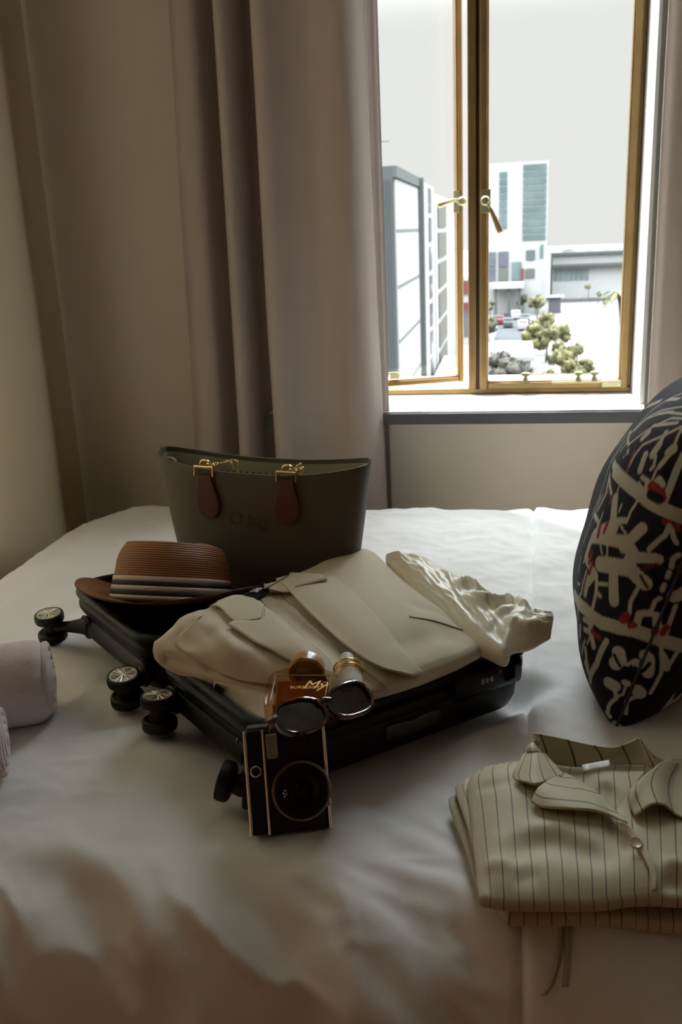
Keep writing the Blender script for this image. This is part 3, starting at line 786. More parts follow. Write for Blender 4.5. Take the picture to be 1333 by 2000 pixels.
for pts, h, wd in (([(340, 1240), (370, 1228), (410, 1215)], .006, 20), ([(395, 1240), (440, 1290)], -.007, 16), ([(372, 1236), (425, 1262), (455, 1306), (462, 1330)], .013, 11), ([(330, 1262), (395, 1290), (430, 1325)], -.010, 14), ([(470, 1300), (505, 1320), (525, 1345)], .008, 12), ([(440, 1315), (470, 1340)], -.008, 12),
                   ([(505, 1160), (560, 1195), (640, 1270), (740, 1350)], -.020, 34), ([(545, 1178), (600, 1228), (680, 1300)], .007, 9), ([(590, 1250), (650, 1310), (680, 1345)], .006, 9),
                   ([(790, 1205), (850, 1212), (910, 1232)], -.0035, 7), ([(690, 1080), (770, 1140), (860, 1205), (925, 1248)], .006, 22), ([(770, 1290), (850, 1255), (930, 1250)], -.008, 26), ([(700, 1100), (720, 1180), (790, 1250)], .006, 40)):
    HR += ridge(G, pts, h, wd)
for i in range(nu):
    for j in range(nv):
        u, v = i / (nu - 1), j / (nv - 1)
        ze = lerp(lerp(.722, .712, u), lerp(.735, .722, u), v)
        p = at(G[i, j, 0], G[i, j, 1], ze)
        w_ = min(u / .16, 1); w2 = min((1 - u) / .14, 1); w3 = min(v / .30, 1); w4 = min((1 - v) / .35, 1)
        dome = math.prod([math.sin(q * math.pi / 2) ** .8 if q > 0 else 0 for q in (w_, w2, w3, w4)])
        z = ze + .024 * dome + HR[i, j] * min(1, 3 * dome + .2) + .0012 * fbm(p.x * 14, p.y * 14, 2)
        A[i, j] = (p.x, p.y, z)
# keep the outline in the picture: shift back along the view ray to the new height
body_o, body_mb = slab('body', A, M_blz, blz, lambda p: p[2] - (.055 if p[1] > 1.28 else .024), rim=.005)
BV = bvh_of(body_mb)
lin_o, _ = sheet('lining', BV, [(640, 1352), (560, 1240), (506, 1168)], [(760, 1346), (690, 1290), (600, 1216), (548, 1160)], [(640, 1352), (700, 1358), (760, 1346)], [(506, 1168), (548, 1160)],
                 lambda u, v: .0012, M_lin, blz, 14, 40, .0006)
lin_o['label'] = 'darker ribbed lining between the lapels'
# left front with its lapel
lf_o, lf_mb = sheet('left_front', BV, [(420, 1312), (372, 1284), (345, 1252), (405, 1196)], [(625, 1352), (612, 1300), (560, 1236), (500, 1174)], [(420, 1312), (470, 1332), (550, 1343), (625, 1350)], [(405, 1196), (450, 1176), (500, 1174)],
                    lambda u, v: .0035 + .002 * u, M_blz, blz, 30, 36)
BV2 = BVHTree.FromPolygons([Vector(p) for p in body_mb.v + [tuple(Vector(q) + Vector((0, 0, .004))) for q in lf_mb.v]], body_mb.f + [tuple(i + len(body_mb.v) for i in f) for f in lf_mb.f])
lap = lambda u, v: .0035 + .007 * u ** .7
sheet('lapel', BV2, [(640, 1340), (600, 1312), (552, 1286), (526, 1270), (497, 1255), (446, 1222)], [(640, 1340), (614, 1272), (585, 1245), (555, 1217), (518, 1193)], [(640, 1340), (640.5, 1340.5)], [(446, 1222), (459, 1217), (511, 1217), (518, 1193)], lap, M_blz, blz, 16, 40)
sheet('collar', BV2, [(459, 1216), (444, 1204), (429, 1188), (408, 1184)], [(509, 1216), (514, 1196), (516, 1188), (496, 1176)], [(459, 1216), (484, 1219), (509, 1216)], [(408, 1184), (458, 1168), (496, 1176)], lambda u, v: .004 + .006 * u, M_blz, blz, 18, 18)
# right lapel lies over the right front
sheet('lapel', BV, [(810, 1330), (744, 1314), (684, 1278), (636, 1236), (590, 1192), (560, 1158), (540, 1140)], [(828, 1318), (780, 1262), (732, 1202), (686, 1154), (652, 1128)], [(810, 1330), (822, 1327), (828, 1318)], [(540, 1140), (585, 1128), (624, 1134), (652, 1128)],
      lambda u, v: .005 + .009 * (1 - u) ** .8, M_blz, blz, 30, 44, .003)
sheet('collar', BV, [(528, 1160), (516, 1150)], [(640, 1141), (624, 1131), (560, 1127)], [(528, 1160), (560, 1166), (586, 1155), (640, 1141)], [(516, 1150), (536, 1136), (560, 1127)], lambda u, v: .013, M_blz, blz, 24, 12)
# woven neck label
lb, _ = sheet('neck_label', BV, [(498, 1180), (474, 1166)], [(528, 1160), (516, 1146)], [(498, 1180), (528, 1160)], [(474, 1166), (516, 1146)], lambda u, v: .006, M_blackliner, blz, 10, 8, .001)
lb['label'] = 'black neck label with white letters'
p0, p1, p2 = on(BV, 494, 1177, .0095), on(BV, 522, 1159, .0095), on(BV, 482, 1164, .0095)
M_ltr = mat('white_thread', (.75, .74, .70), .8)
text('label_lettering', 'ZARA', .016, frame((p0 + p1) / 2 + (p2 - p0) * .42, p1 - p0, p2 - p0), M_ltr, lb, .0003)
# small logo triangle and welt pocket
sheet('welt_pocket', BV, [(800, 1205), (800, 1202)], [(905, 1232), (907, 1229)], [(800, 1205), (850, 1214), (905, 1232)], [(800, 1202), (850, 1211), (907, 1229)], lambda u, v: .0015, M_lin, blz, 20, 4, .0008)

# trousers under the blazer, along the near end of the shell
trs = thing('folded_trousers', 'cream folded cloth edge under the blazer by the near end of the suitcase', 'trousers', cpt(.05, .1, .06))
G = coons([(424, 1338), (420, 1330)], [(538, 1412), (640, 1360)], [(424, 1338), (470, 1374), (525, 1410), (538, 1412)], [(420, 1330), (500, 1335), (580, 1345), (640, 1360)], 40, 20)
A = np.zeros((40, 20, 3))
for i in range(40):
    for j in range(20):
        v = j / 19; p = at(G[i, j, 0], G[i, j, 1], .704 + .012 * math.sin(v * 2.2)); A[i, j] = (p.x, p.y, p.z + .002 * fbm(p.x * 20, p.y * 20, 4))
slab('trouser_fold', A, M_blz, trs, lambda p: p[2] - .03, rim=.003)
# packed filling so nothing hovers: folded clothes inside the shell
A = np.zeros((30, 24, 3))
for i in range(30):
    for j in range(24):
        q = cpt(lerp(.05, CL - .05, i / 29), lerp(.05, TW - .045, j / 23), .086 + .004 * fbm(i * .2, j * .2, 1)); A[i, j] = q
slab('trouser_legs', A, M_lin, trs, lambda p: p[2] - .074, rim=.006)

# ------------------------------------------------------------------ satin blouse bundled over the far corner
M_satin = mat('ivory_satin', (0.72, 0.66, 0.50), .34, bump=(600, .06), spec=.5, sheen=.1)
blo = thing('satin_blouse', 'ivory satin blouse bundled along the right side of the suitcase', 'blouse', cpt(.44, .2, .06))
topc = [(757, 1083), (790, 1092), (835, 1100), (870, 1118), (905, 1138), (945, 1158), (985, 1168), (1020, 1180), (1048, 1196), (1064, 1212)]
botc = [(770, 1118), (800, 1152), (850, 1190), (900, 1228), (935, 1250), (960, 1262), (985, 1272), (1005, 1262), (1035, 1256), (1072, 1236)]
nu, nv = 120, 60
G = coons([(770, 1118), (757, 1083)], [(1072, 1236), (1076, 1222), (1064, 1212)], botc, topc, nu, nv)
A = np.zeros((nu, nv, 3)); HR = np.zeros((nu, nv))
for pts, h, wd in (([(800, 1108), (850, 1140), (900, 1170)], .006, 12), ([(885, 1182), (930, 1160), (985, 1158)], .016, 10), ([(930, 1182), (960, 1180), (985, 1178)], -.016, 14), ([(905, 1192), (950, 1206), (985, 1200), (1010, 1172)], .016, 8), ([(955, 1215), (990, 1205), (1012, 1180)], -.016, 7),
                   ([(1010, 1172), (1016, 1200), (1035, 1225)], .012, 8), ([(1030, 1195), (1050, 1205)], -.014, 14), ([(965, 1218), (1000, 1222), (1040, 1232)], .010, 8), ([(985, 1236), (1030, 1246), (1070, 1232)], .010, 8), ([(960, 1236), (985, 1262)], -.006, 8), ([(820, 1120), (870, 1160), (910, 1190)], -.005, 12)):
    HR += ridge(G, pts, h, wd)
for i in range(nu):
    for j in range(nv):
        u, v = i / (nu - 1), j / (nv - 1)
        ze = lerp(.728, .712, u); p = at(G[i, j, 0], G[i, j, 1], ze)
        ar = math.sin(math.pi * min(1, max(0, v))) ** .7
        k = .030 * ar * min(1, u * 9 + .4) * (1 - .35 * u) + HR[i, j] * min(1, ar * 2.0)
        k += .004 * ar * fbm(u * 7 + v * 3, v * 5 - u * 3, 8) + .0030 * (1 - abs(fbm(u * 6 + v * 3, v * 3.5, 5))) ** 4 * ar
        A[i, j] = (p.x, p.y, ze + k)
slab('sleeve', A, M_satin, blo, lambda p: p[2] - (.014 if p[0] > .0 else .028), rim=.004)

# ------------------------------------------------------------------ patterned cushion
PILLOW_PRINT = [
('w', 17, [(-0.4661, 0.37, 1), (-0.659, 0.37, 1), (-0.8171, 0.37, 1), (-0.933, 0.3558, 1), (-0.9814, 0.3558, 1), (-0.9989, 0.3558, 1)]),
('w', 17, [(-0.2827, -0.5554, 1), (-0.7206, -0.4528, 1), (-0.8861, -0.4393, 1), (-0.9692, -0.3981, 1), (-0.9974, -0.37, 1), (-0.9974, -0.37, -1), (-0.9663, -0.37, -1)]),
('w', 13, [(-0.6482, 0.2527, 1), (-0.7672, 0.113, 1)]),
('w', 20, [(-0.7672, 0.113, 1), (-0.6259, -0.0163, 1)]),
('w', 16, [(-0.6146, -0.0326, 1), (-0.8469, 0.065, 1), (-0.8978, 0.0971, 1)]),
('w', 14, [(-0.9285, 0.207, 1), (-0.8861, 0.0488, 1)]),
('w', 17, [(-0.8978, 0.0811, 1), (-0.933, 0.0488, 1), (-0.933, -0.0488, 1)]),
('w', 20, [(-0.933, -0.0488, 1), (-0.7759, -0.1289, 1)]),
('w', 15, [(-0.8737, -0.0971, 1), (-0.9189, -0.2678, 1)]),
('w', 18, [(-0.9374, -0.0326, 1), (-0.9854, -0.0811, 1)]),
('w', 13, [(-0.933, 0.0163, 1), (-0.9902, 0.0811, 1)]),
('w', 11, [(-0.6031, -0.0326, 1), (-0.6031, -0.176, 1), (-0.7582, -0.207, 1), (-0.7108, -0.2827, 1)]),
('w', 6, [(-0.7759, -0.207, 1), (-0.8012, -0.2976, 1), (-0.8012, -0.4257, 1)]),
('w', 5, [(-0.7845, -0.2527, 1), (-0.8607, -0.207, 1)]),
('w', 6, [(-0.8012, -0.2976, 1), (-0.8397, -0.2976, 1)]),
('w', 4, [(-0.659, -0.2376, 1), (-0.6259, -0.3981, 1), (-0.5676, -0.4661, 1)]),
('w', 3, [(-0.5796, -0.2223, 1), (-0.6259, -0.1447, 1)]),
('w', 10, [(-0.7008, -0.2678, 1), (-0.6906, -0.37, 1)]),
('w', 5, [(-0.977, -0.1289, 1), (-0.9719, -0.2223, 1), (-0.977, -0.2827, 1), (-0.9692, -0.3558, 1)]),
('w', 9, [(-0.9985, -0.2376, 1), (-0.9916, -0.2678, 1), (-0.9928, -0.3414, 1)]),
('w', 6, [(-0.9997, 0.1447, 1), (-0.9989, 0.113, 1), (-0.9993, 0.065, 1)]),
('w', 6, [(-0.9993, 0.0326, 1), (-0.9993, 0, 1)]),
('w', 6, [(-0.9993, -0.0488, 1), (-0.9993, -0.0811, 1)]),
('w', 5, [(-0.9995, -0.1289, 1), (-0.9985, -0.1604, 1), (-0.9985, -0.2223, 1)]),
('w', 10, [(-0.9999, -0.2376, 1), (-1, -0.2976, -1), (-0.9993, -0.3269, -1)]),
('w', 5, [(-0.9989, -0.1447, -1), (-0.9985, -0.2678, -1), (-0.998, -0.3269, -1)]),
('w', 14, [(-0.9999, -0.0971, -1), (-0.998, -0.0488, -1)]),
('w', 17, [(-0.9814, -0.5431, 1), (-0.9871, -0.5796, 1), (-0.9814, -0.6146, 1)]),
('w', 4, [(-0.9887, -0.5914, 1), (-0.9967, -0.5914, 1), (-0.9993, -0.5431, 1)]),
('w', 6, [(-0.9993, -0.5676, 1), (-0.9997, -0.5431, 1)]),
('w', 14, [(-1, -0.4924, -1), (-0.9993, -0.5431, -1), (-0.9985, -0.5914, -1)]),
('w', 4, [(-0.9995, -0.5554, 1), (-1, -0.5796, -1), (-0.9993, -0.5554, -1)]),
('k', 4, [(-0.9745, -0.5676, 1), (-0.9902, -0.6146, 1)]),
('k', 5, [(-0.9999, -0.5914, -1), (-0.9993, -0.5306, -1)]),
('w', 15, [(-0.977, -0.7491, 1), (-0.9902, -0.7491, 1)]),
('w', 8, [(-0.9985, -0.7008, 1), (-0.9995, -0.7008, 1)]),
('w', 16, [(-0.9993, -0.7206, -1), (-0.998, -0.7303, -1)]),
('w', 5, [(-0.9916, -0.7672, 1), (-0.9959, -0.8171, 1), (-0.9854, -0.8861, 1), (-0.9793, -0.9456, 1)]),
('w', 3, [(-0.9993, -0.7108, 1), (-0.9993, -0.7759, 1), (-0.994, -0.8397, 1)]),
('w', 5, [(-0.9989, -0.7582, -1), (-1, -0.8093, 1), (-0.9995, -0.8861, -1)]),
('w', 7, [(-0.977, -0.9416, 1), (-0.9871, -0.9494, 1)]),
('w', 8, [(-0.9989, -0.977, 1), (-0.998, -0.9871, -1)]),
('w', 8, [(-0.9374, -0.518, 1), (-0.9238, -0.6031, 1), (-0.9139, -0.6906, 1), (-0.8469, -0.8469, 1)]),
('w', 5, [(-0.9985, -0.3981, -1), (-0.995, -0.4661, -1), (-0.9871, -0.5676, -1), (-0.9871, -0.7108, -1)]),
('w', 8, [(-0.995, -0.4528, -1), (-0.9814, -0.5306, -1)]),
('w', 5, [(-0.9814, -0.5306, -1), (-0.977, -0.412, -1)]),
('w', 6, [(-0.5431, -0.4793, 1), (-0.5796, -0.5914, 1)]),
('w', 8, [(-0.6802, -0.5914, 1), (-0.6906, -0.6482, 1)]),
('w', 7, [(-0.8012, -0.6697, 1), (-0.8397, -0.7759, 1)]),
('w', 10, [(-0.8093, -0.7582, 1), (-0.8397, -0.793, 1)]),
('w', 7, [(-0.7303, -0.518, 1), (-0.8248, -0.4924, 1)]),
('w', 7, [(-0.7582, -0.5676, 1), (-0.8397, -0.5431, 1)]),
('w', 9, [(-0.8012, -0.4924, 1), (-0.8397, -0.5554, 1), (-0.8737, -0.6031, 1)]),
('w', 4, [(-0.7845, -0.6259, 1), (-0.7491, -0.7303, 1)]),
('w', 3, [(-0.8324, -0.5676, 1), (-0.8171, -0.6259, 1)]),
('w', 10, [(-0.7397, 0.4793, 1), (-0.7108, 0.5676, 1)]),
('w', 11, [(-0.7672, 0.5914, 1), (-0.7672, 0.659, 1)]),
('w', 7, [(-0.7672, 0.659, 1), (-0.7397, 0.7303, 1)]),
('w', 5, [(-0.8012, 0.5914, 1), (-0.8248, 0.5431, 1), (-0.8171, 0.518, 1)]),
('w', 12, [(-0.8673, 0.6482, 1), (-0.88, 0.6802, 1)]),
('w', 7, [(-0.8737, 0.6259, 1), (-0.8607, 0.5554, 1)]),
('w', 5, [(-0.88, 0.6802, 1), (-0.8469, 0.7672, 1), (-0.8397, 0.8012, 1)]),
('w', 9, [(-0.9416, 0.6906, 1), (-0.9456, 0.5914, 1), (-0.9531, 0.4793, 1)]),
('w', 10, [(-0.892, 0.4661, 1), (-0.8978, 0.4924, 1), (-0.9189, 0.4793, 1)]),
('w', 6, [(-0.7845, 0.4528, 1), (-0.8539, 0.4528, 1)]),
('w', 5, [(-0.7845, 0.412, 1), (-0.8397, 0.3981, 1)]),
('w', 4, [(-0.8539, 0.5306, 1), (-0.8607, 0.4793, 1)]),
('w', 9, [(-0.9531, 0.4661, 1), (-0.9566, 0.3841, 1)]),
('w', 7, [(-0.8397, 0.4393, 1), (-0.8673, 0.3841, 1)]),
('r', 14, [(-0.88, 0.4393, 1), (-0.9033, 0.4393, 1)]),
('r', 11, [(-0.9285, 0.4393, 1), (-0.9456, 0.412, 1)]),
('r', 6, [(-0.8861, 0.4393, 1), (-0.9416, 0.4393, 1)]),
('k', 12, [(-0.892, 0.3981, 1), (-0.9374, 0.3981, 1)]),
('w', 4, [(-0.2223, 0.3558, 1), (-0.1604, 0.5554, 1), (-0.1289, 0.7206, 1), (-0.3123, 0.9087, 1)]),
('w', 3.5, [(-0.176, 0.412, 1), (-0.1604, 0.6146, 1), (-0.412, 0.7845, 1), (-0.6259, 0.88, 1)]),
('w', 4, [(-0.1604, 0.5431, 1), (-0.3269, 0.7008, 1), (-0.518, 0.8012, 1), (-0.7303, 0.8539, 1)]),
('w', 3.5, [(-0.4393, 0.5306, 1), (-0.5676, 0.7108, 1), (-0.659, 0.8012, 1), (-0.7845, 0.8397, 1)]),
('w', 9, [(-0.5676, 0.6259, 1), (-0.5796, 0.6697, 1)]),
('w', 5, [(-0.4257, 0.7582, 1), (-0.5796, 0.8248, 1)]),
('w', 7, [(-0.2527, 0.8324, 1), (-0.412, 0.88, 1)]),
('w', 8, [(-0.065, 0.7845, 1), (0.1447, 0.6906, 1)]),
('w', 7, [(-0.2527, 0.6031, 1), (-0.2827, 0.6482, 1)]),
('w', 5, [(-0.5554, 0.7108, 1), (-0.7582, 0.8012, 1)]),
('w', 4, [(-0.0326, 0.5431, 1), (-0.4393, 0.5431, 1)]),
('w', 3.5, [(-0.37, 0.5306, 1), (-0.3414, 0.4661, 1)]),
('w', 3.5, [(-0.0163, 0.5306, 1), (0, 0.4257, 1)]),
('w', 5, [(-0.4924, 0.518, 1), (-0.518, 0.5053, 1)]),
('w', 3, [(-0.4924, 0.4793, 1), (-0.4924, 0.4661, 1)]),
('w', 4, [(-0.8324, 0.8093, 1), (-0.7491, 0.7108, 1), (-0.6259, 0.6031, 1), (-0.6146, 0.5306, 1), (-0.6259, 0.4257, 1)]),
('r', 4.5, [(-0.5796, 0.5431, 1), (-0.6031, 0.4793, 1), (-0.6259, 0.4257, 1)]),
('r', 2.5, [(-0.4661, 0.6259, 1), (-0.518, 0.6802, 1)]),
('w', 10, [(-0.3414, 0.3841, 1), (-0.5676, 0.37, 1)]),
('w', 3, [(-0.3123, 0.113, 1), (-0.2827, 0.2376, 1), (-0.1289, 0.3841, 1)]),
('w', 3, [(-0.2527, 0, 1), (-0.2976, 0.1604, 1)]),
('w', 6, [(-0.37, 0.0488, 1), (-0.5914, 0.065, 1), (-0.6371, 0.0163, 1)]),
('w', 4, [(-0.3841, -0.1604, 1), (-0.3414, 0.0163, 1)]),
('w', 5, [(-0.4661, 0.0971, 1), (-0.4924, 0.2223, 1), (-0.3841, 0.3123, 1)]),
('w', 5, [(-0.3841, 0.3123, 1), (-0.5796, 0.2527, 1)]),
('w', 3, [(-0.6259, 0.3269, 1), (-0.6482, 0.2527, 1)]),
('w', 3, [(-0.5914, 0.1289, 1), (-0.6146, 0.065, 1)]),
('w', 5, [(-0.37, 0.0488, 1), (-0.3981, 0.176, 1)]),
('w', 3, [(-0.7397, 0.2527, 1), (-0.7491, 0.207, 1)]),
('w', 4, [(-0.8397, 0.3269, 1), (-0.8324, 0.2527, 1), (-0.8397, 0.207, 1)]),
('w', 8, [(-0.8324, 0.1916, 1), (-0.7759, 0.1604, 1)]),
('w', 3, [(-0.7845, 0.1604, 1), (-0.8673, 0.1289, 1)]),
('r', 7, [(-0.6371, 0.065, 1), (-0.6697, 0, 1)]),
('r', 6, [(-0.7008, 0.113, 1), (-0.7108, 0.0488, 1)]),
('r', 7, [(-0.6697, -0.113, 1), (-0.6697, -0.176, 1)]),
('r', 6, [(-0.7108, -0.1604, 1), (-0.7008, -0.2223, 1)]),
('r', 5, [(-0.6031, 0.2376, 1), (-0.6146, 0.207, 1)]),
('r', 4, [(-0.6146, -0.3269, 1), (-0.5914, -0.3558, 1)]),
('r', 9, [(-0.9793, 0.2976, 1), (-0.9854, 0.2976, 1)]),
('r', 8, [(-0.994, 0.2976, 1), (-0.9959, 0.2827, 1)]),
('r', 11, [(-0.9719, -0.3123, 1), (-0.9692, -0.3414, 1)]),
('r', 8, [(-0.9854, -0.3558, 1), (-0.9902, -0.3414, 1)]),
('r', 8, [(-1, -0.3123, 1), (-1, -0.3414, 1)]),
('r', 8, [(-0.9989, -0.2827, -1), (-0.9993, -0.3269, -1)]),
('r', 7, [(-0.8397, -0.5306, 1), (-0.8978, -0.5306, 1)]),
('d', 5, [(-0.977, 0, 1), (-0.9916, 0.0488, 1)]),
('d', 4, [(-0.9745, -0.0488, 1), (-0.9902, -0.0971, 1)]),
('d', 5, [(-0.9999, 0.0811, 1), (-0.9997, 0.0488, -1)]),
('w', 6, [(-0.9871, 0.2827, 1), (-0.9871, 0.2223, 1), (-0.9719, 0.113, 1)]),
('w', 6, [(-0.9916, 0.2678, 1), (-0.998, 0.207, 1)]),
('w', 3, [(-0.7303, -0.0326, 1), (-0.7672, -0.065, 1)]),
('w', 3, [(-0.7845, 0, 1), (-0.8093, -0.0488, 1), (-0.7845, -0.1289, 1)]),
('w', 3, [(-0.4793, -0.3269, 1), (-0.4924, -0.2223, 1)]),
('w', 3, [(-0.4793, -0.3981, 1), (-0.5676, -0.37, 1)])]
KO = Vector((.15, 1.19, .602)); KSU, KSV, KLEAN, KYAW, KT, KC, KE = .4194, .4708, .2818, .1774, .1344, .01073, .3855
KU = np.array([math.sin(KYAW), math.cos(KYAW), 0]); KH = np.array([math.cos(KYAW), -math.sin(KYAW), 0])
KV = math.sin(KLEAN) * KH + math.cos(KLEAN) * np.array([0, 0, 1]); KW = -math.cos(KLEAN) * KH + math.sin(KLEAN) * np.array([0, 0, 1])
def cushion(u, v, s):
    u, v = np.asarray(u, float), np.asarray(v, float)
    x = u * (1 - KC * (1 - v * v)); y = v * (1 - KC * (1 - u * u)); T = KT * (np.maximum(0, 1 - u * u) * np.maximum(0, 1 - v * v)) ** KE
    T = T * (1 + .035 * np.sin(7 * u + 3 * v) * np.sin(5 * v - 2 * u + 1))
    return np.array(KO) + (KSU * (x + 1) / 2)[..., None] * KU + (KSV * (y + 1) / 2)[..., None] * KV + (s * T)[..., None] * KW
PC = np.array([(0.0085, 0.0085, 0.0125, 1), (0.46, 0.42, 0.35, 1), (0.24, 0.028, 0.022, 1), (0.10, 0.015, 0.014, 1)])
def print_on(P, s_extra):
    """colour index per point: 0 navy ground, 1 cream, 2 red, 3 dark red"""
    out = np.tile(PC[0], (len(P), 1)); hitm = np.zeros(len(P))
    for c_, w_, pts in PILLOW_PRINT:
        segs = []
        a_ = [np.array(p, float) for p in pts]
        line = []
        if len(a_) == 1: line = [cushion(a_[0][0], a_[0][1], a_[0][2])]
        for p, q in zip(a_[:-1], a_[1:]):
            for t in np.linspace(0, 1, 7):
                if p[2] == q[2]: line.append(cushion(p[0] + (q[0] - p[0]) * t, p[1] + (q[1] - p[1]) * t, p[2]))
                else: line.append(cushion(*(p if t < .5 else q)))
        line = np.array(line); r = w_ * .00056
        d = np.full(len(P), 9.0)
        lo, hi = line.min(0) - r - .002, line.max(0) + r + .002
        m_ = np.all((P > lo) & (P < hi), axis=1)
        if not m_.any(): continue
        Q = P[m_]; dm = np.full(len(Q), 9.0)
        for i in range(max(1, len(line) - 1)):
            a, b = line[i], line[min(i + 1, len(line) - 1)]; ab = b - a; L2 = ab @ ab + 1e-12
            t = np.clip(((Q - a) @ ab) / L2, 0, 1); dm = np.minimum(dm, np.linalg.norm(Q - a - t[:, None] * ab, axis=1))
        k = np.clip((r - dm) / .0016 + .5, 0, 1)[:, None]; idx = np.where(m_)[0]
        out[idx] = out[idx] * (1 - k) + PC[{'k': 0, 'w': 1, 'r': 2, 'd': 3}[c_]] * k; hitm[idx] = np.maximum(hitm[idx], k[:, 0])
    return out, hitm
M_print = bpy.data.materials.new('navy_batik_print'); M_print.use_nodes = True
n = M_print.node_tree; b = n.nodes['Principled BSDF']; va = n.nodes.new('ShaderNodeVertexColor'); va.layer_name = 'print'
n.links.new(va.outputs[0], b.inputs['Base Color']); b.inputs['Roughness'].default_value = .75; b.inputs['Sheen Weight'].default_value = .05; b.inputs['Specular IOR Level'].default_value = .15
tcn = n.nodes.new('ShaderNodeTexCoord'); nz_ = n.nodes.new('ShaderNodeTexNoise'); nz_.inputs['Scale'].default_value = 600; bp = n.nodes.new('ShaderNodeBump'); bp.inputs['Strength'].default_value = .35; bp.inputs['Distance'].default_value = .002
n.links.new(tcn.outputs['Object'], nz_.inputs[0]); n.links.new(nz_.outputs[0], bp.inputs['Height']); n.links.new(bp.outputs[0], b.inputs['Normal'])
pil = thing('patterned_cushion', 'plump navy cushion printed with cream and red branching shapes at the right edge', 'cushion', KO)
tt = np.linspace(-1, 1, 330); uu = np.sin(tt * math.pi / 2); uu = np.sign(uu) * (1 - (1 - np.abs(uu)) ** 1.15)
for s, nm in ((1, 'front_panel'), (-1, 'back_panel')):
    U_, V_ = np.meshgrid(uu, uu, indexing='ij'); P = cushion(U_, V_, s * np.ones_like(U_))
    o = MB().grid(P.tolist()).build(nm, M_print, pil, auto=80)
    ci, hm = print_on(P.reshape(-1, 3), s)
    if True:                                     # the print repeats, turned about, over the part of the cloth beyond the first motif
        mir, _ = print_on(cushion(-U_.ravel(), -V_.ravel(), np.ones(U_.size) * s), s)
        far = (U_.ravel() > .35) & (hm < .02); ci = np.where(far[:, None], mir, ci)
    if s < 0:                                    # same print carried over the back panel
        fr_p, fh = print_on(cushion(U_.ravel(), V_.ravel(), np.ones(U_.size)), 1)
        blank = (hm < .02) & (fh > 0) & (U_.ravel() > -.90); ci = np.where(blank[:, None], fr_p, ci)
    at_ = o.data.color_attributes.new('print', 'FLOAT_COLOR', 'POINT'); at_.data.foreach_set('color', ci.ravel())
M_pipe = mat('navy_seam_thread', (0.03, 0.03, 0.038), .8)
edge = [cushion(-1, v, 1.0) for v in np.linspace(-1, 1, 40)] + [cushion(u, 1, 1.0) for u in np.linspace(-1, 1, 40)][1:] + [cushion(1, v, 1.0) for v in np.linspace(1, -1, 40)][1:] + [cushion(u, -1, 1.0) for u in np.linspace(1, -1, 40)][1:-1]
MB().tube([tuple(p) for p in edge], .0022, 6, closed=True).build('seam', M_pipe, pil)

# ------------------------------------------------------------------ instant camera
IB = Vector((-.249, .902, .606)); ix = Vector((.094, .028, 0)).normalized(); iz = Vector((-.07, .36, 1)).normalized(); IM = frame(IB, ix, iz.cross(ix))
cam_t = thing('instant_camera', 'black instant camera with silver trim standing against the suitcase corner', 'camera', IB)
M_leather = mat('black_leatherette', (0.005, 0.005, 0.005), .5, bump=(900, .4), spec=.3); M_satin_m = mat('brushed_silver', (0.80, 0.78, 0.74), .30, 1.0)
M_gloss = mat('gloss_black', (0.008, 0.008, 0.009), .12, coat=.5); M_matte = mat('matte_black', (0.004, 0.004, 0.004), .5, spec=.25)
W_, H_, D_ = .096, .124, .030
def ibox(c, s): return MB().box(c, s, IM)
ibox((0, D_ / 2, H_ / 2), (W_ - .004, D_, H_)).build('body', M_leather, cam_t, bevel=.004, seg=3)
ibox((0, D_ / 2, H_ + .0005), (W_ - .010, D_ - .006, .003)).build('top_plate', mat('dark_slate_plastic', (.05, .052, .06), .35), cam_t, bevel=.001)
for x, wd in ((-W_ / 2 + .0012, .0042), (-.0255, .0034), (W_ / 2 - .0012, .0042)):
    MB().tube([IM @ Vector((x, -.0005, .001)), IM @ Vector((x, -.0005, H_ - .001))], wd / 2, 12).build('silver_trim', M_satin_m, cam_t)
fl = ibox((-.0155, -.0010, .103), (.0135, .005, .029)).build('flash_window', mat('flash_lens', (.36, .38, .31), .15, coat=.6), cam_t, bevel=.0015)
for k in range(7): ibox((-.0155, -.0036, .0915 + .0036 * k), (.011, .0008, .0012)).build('flash_rib', M_satin_m, fl)
RM = Matrix.Rotation(math.radians(90), 4, 'X')
MB().lathe([(.0052, 0), (.0066, 0), (.0068, .002), (.0054, .003), (.0050, .001)], 24, IM @ Matrix.Translation((-.0365, 0, .0755)) @ RM).build('shutter_ring', M_satin_m, cam_t)
MB().lathe([(0, 0), (.005, 0), (.0046, .0022), (0, .0026)], 20, IM @ Matrix.Translation((-.0365, 0, .0755)) @ RM).build('shutter_button', M_gloss, cam_t)
LM = IM @ Matrix.Translation((.0155, 0, .0485)) @ RM
MB().lathe([(.0335, -.001), (.0352, -.001), (.0356, .004), (.0345, .0065), (.0322, .0062), (.0318, .003)], 72, LM).build('lens_ring', M_satin_m, cam_t)
MB().lathe([(0, -.001), (.0322, -.001), (.0318, .010), (.030, .013), (.0215, .0135), (.0205, .0115), (.014, .008), (.0125, .009), (0, .009)], 64, LM).build('lens_barrel', M_matte, cam_t)
MB().lathe([(0, .0088), (.0125, .0088), (.009, .0125), (0, .0140)], 40, LM).build('lens_glass', M_gloss, cam_t)
for dx, dz in ((-.0205, .0020), (-.0215, -.0015), (-.0180, -.0005), (-.0195, -.0045)): MB().lathe([(0, .0125), (.0013, .0125), (.001, .0145), (0, .015)], 10, LM @ Matrix.Translation((dx, -dz, 0))).build('silver_dot', M_satin_m, cam_t)  # small silver dots beside the lens glass
ibox((.0465, -.002, .034), (.006, .006, .015)).build('lens_lever', M_satin_m, cam_t, bevel=.0015)
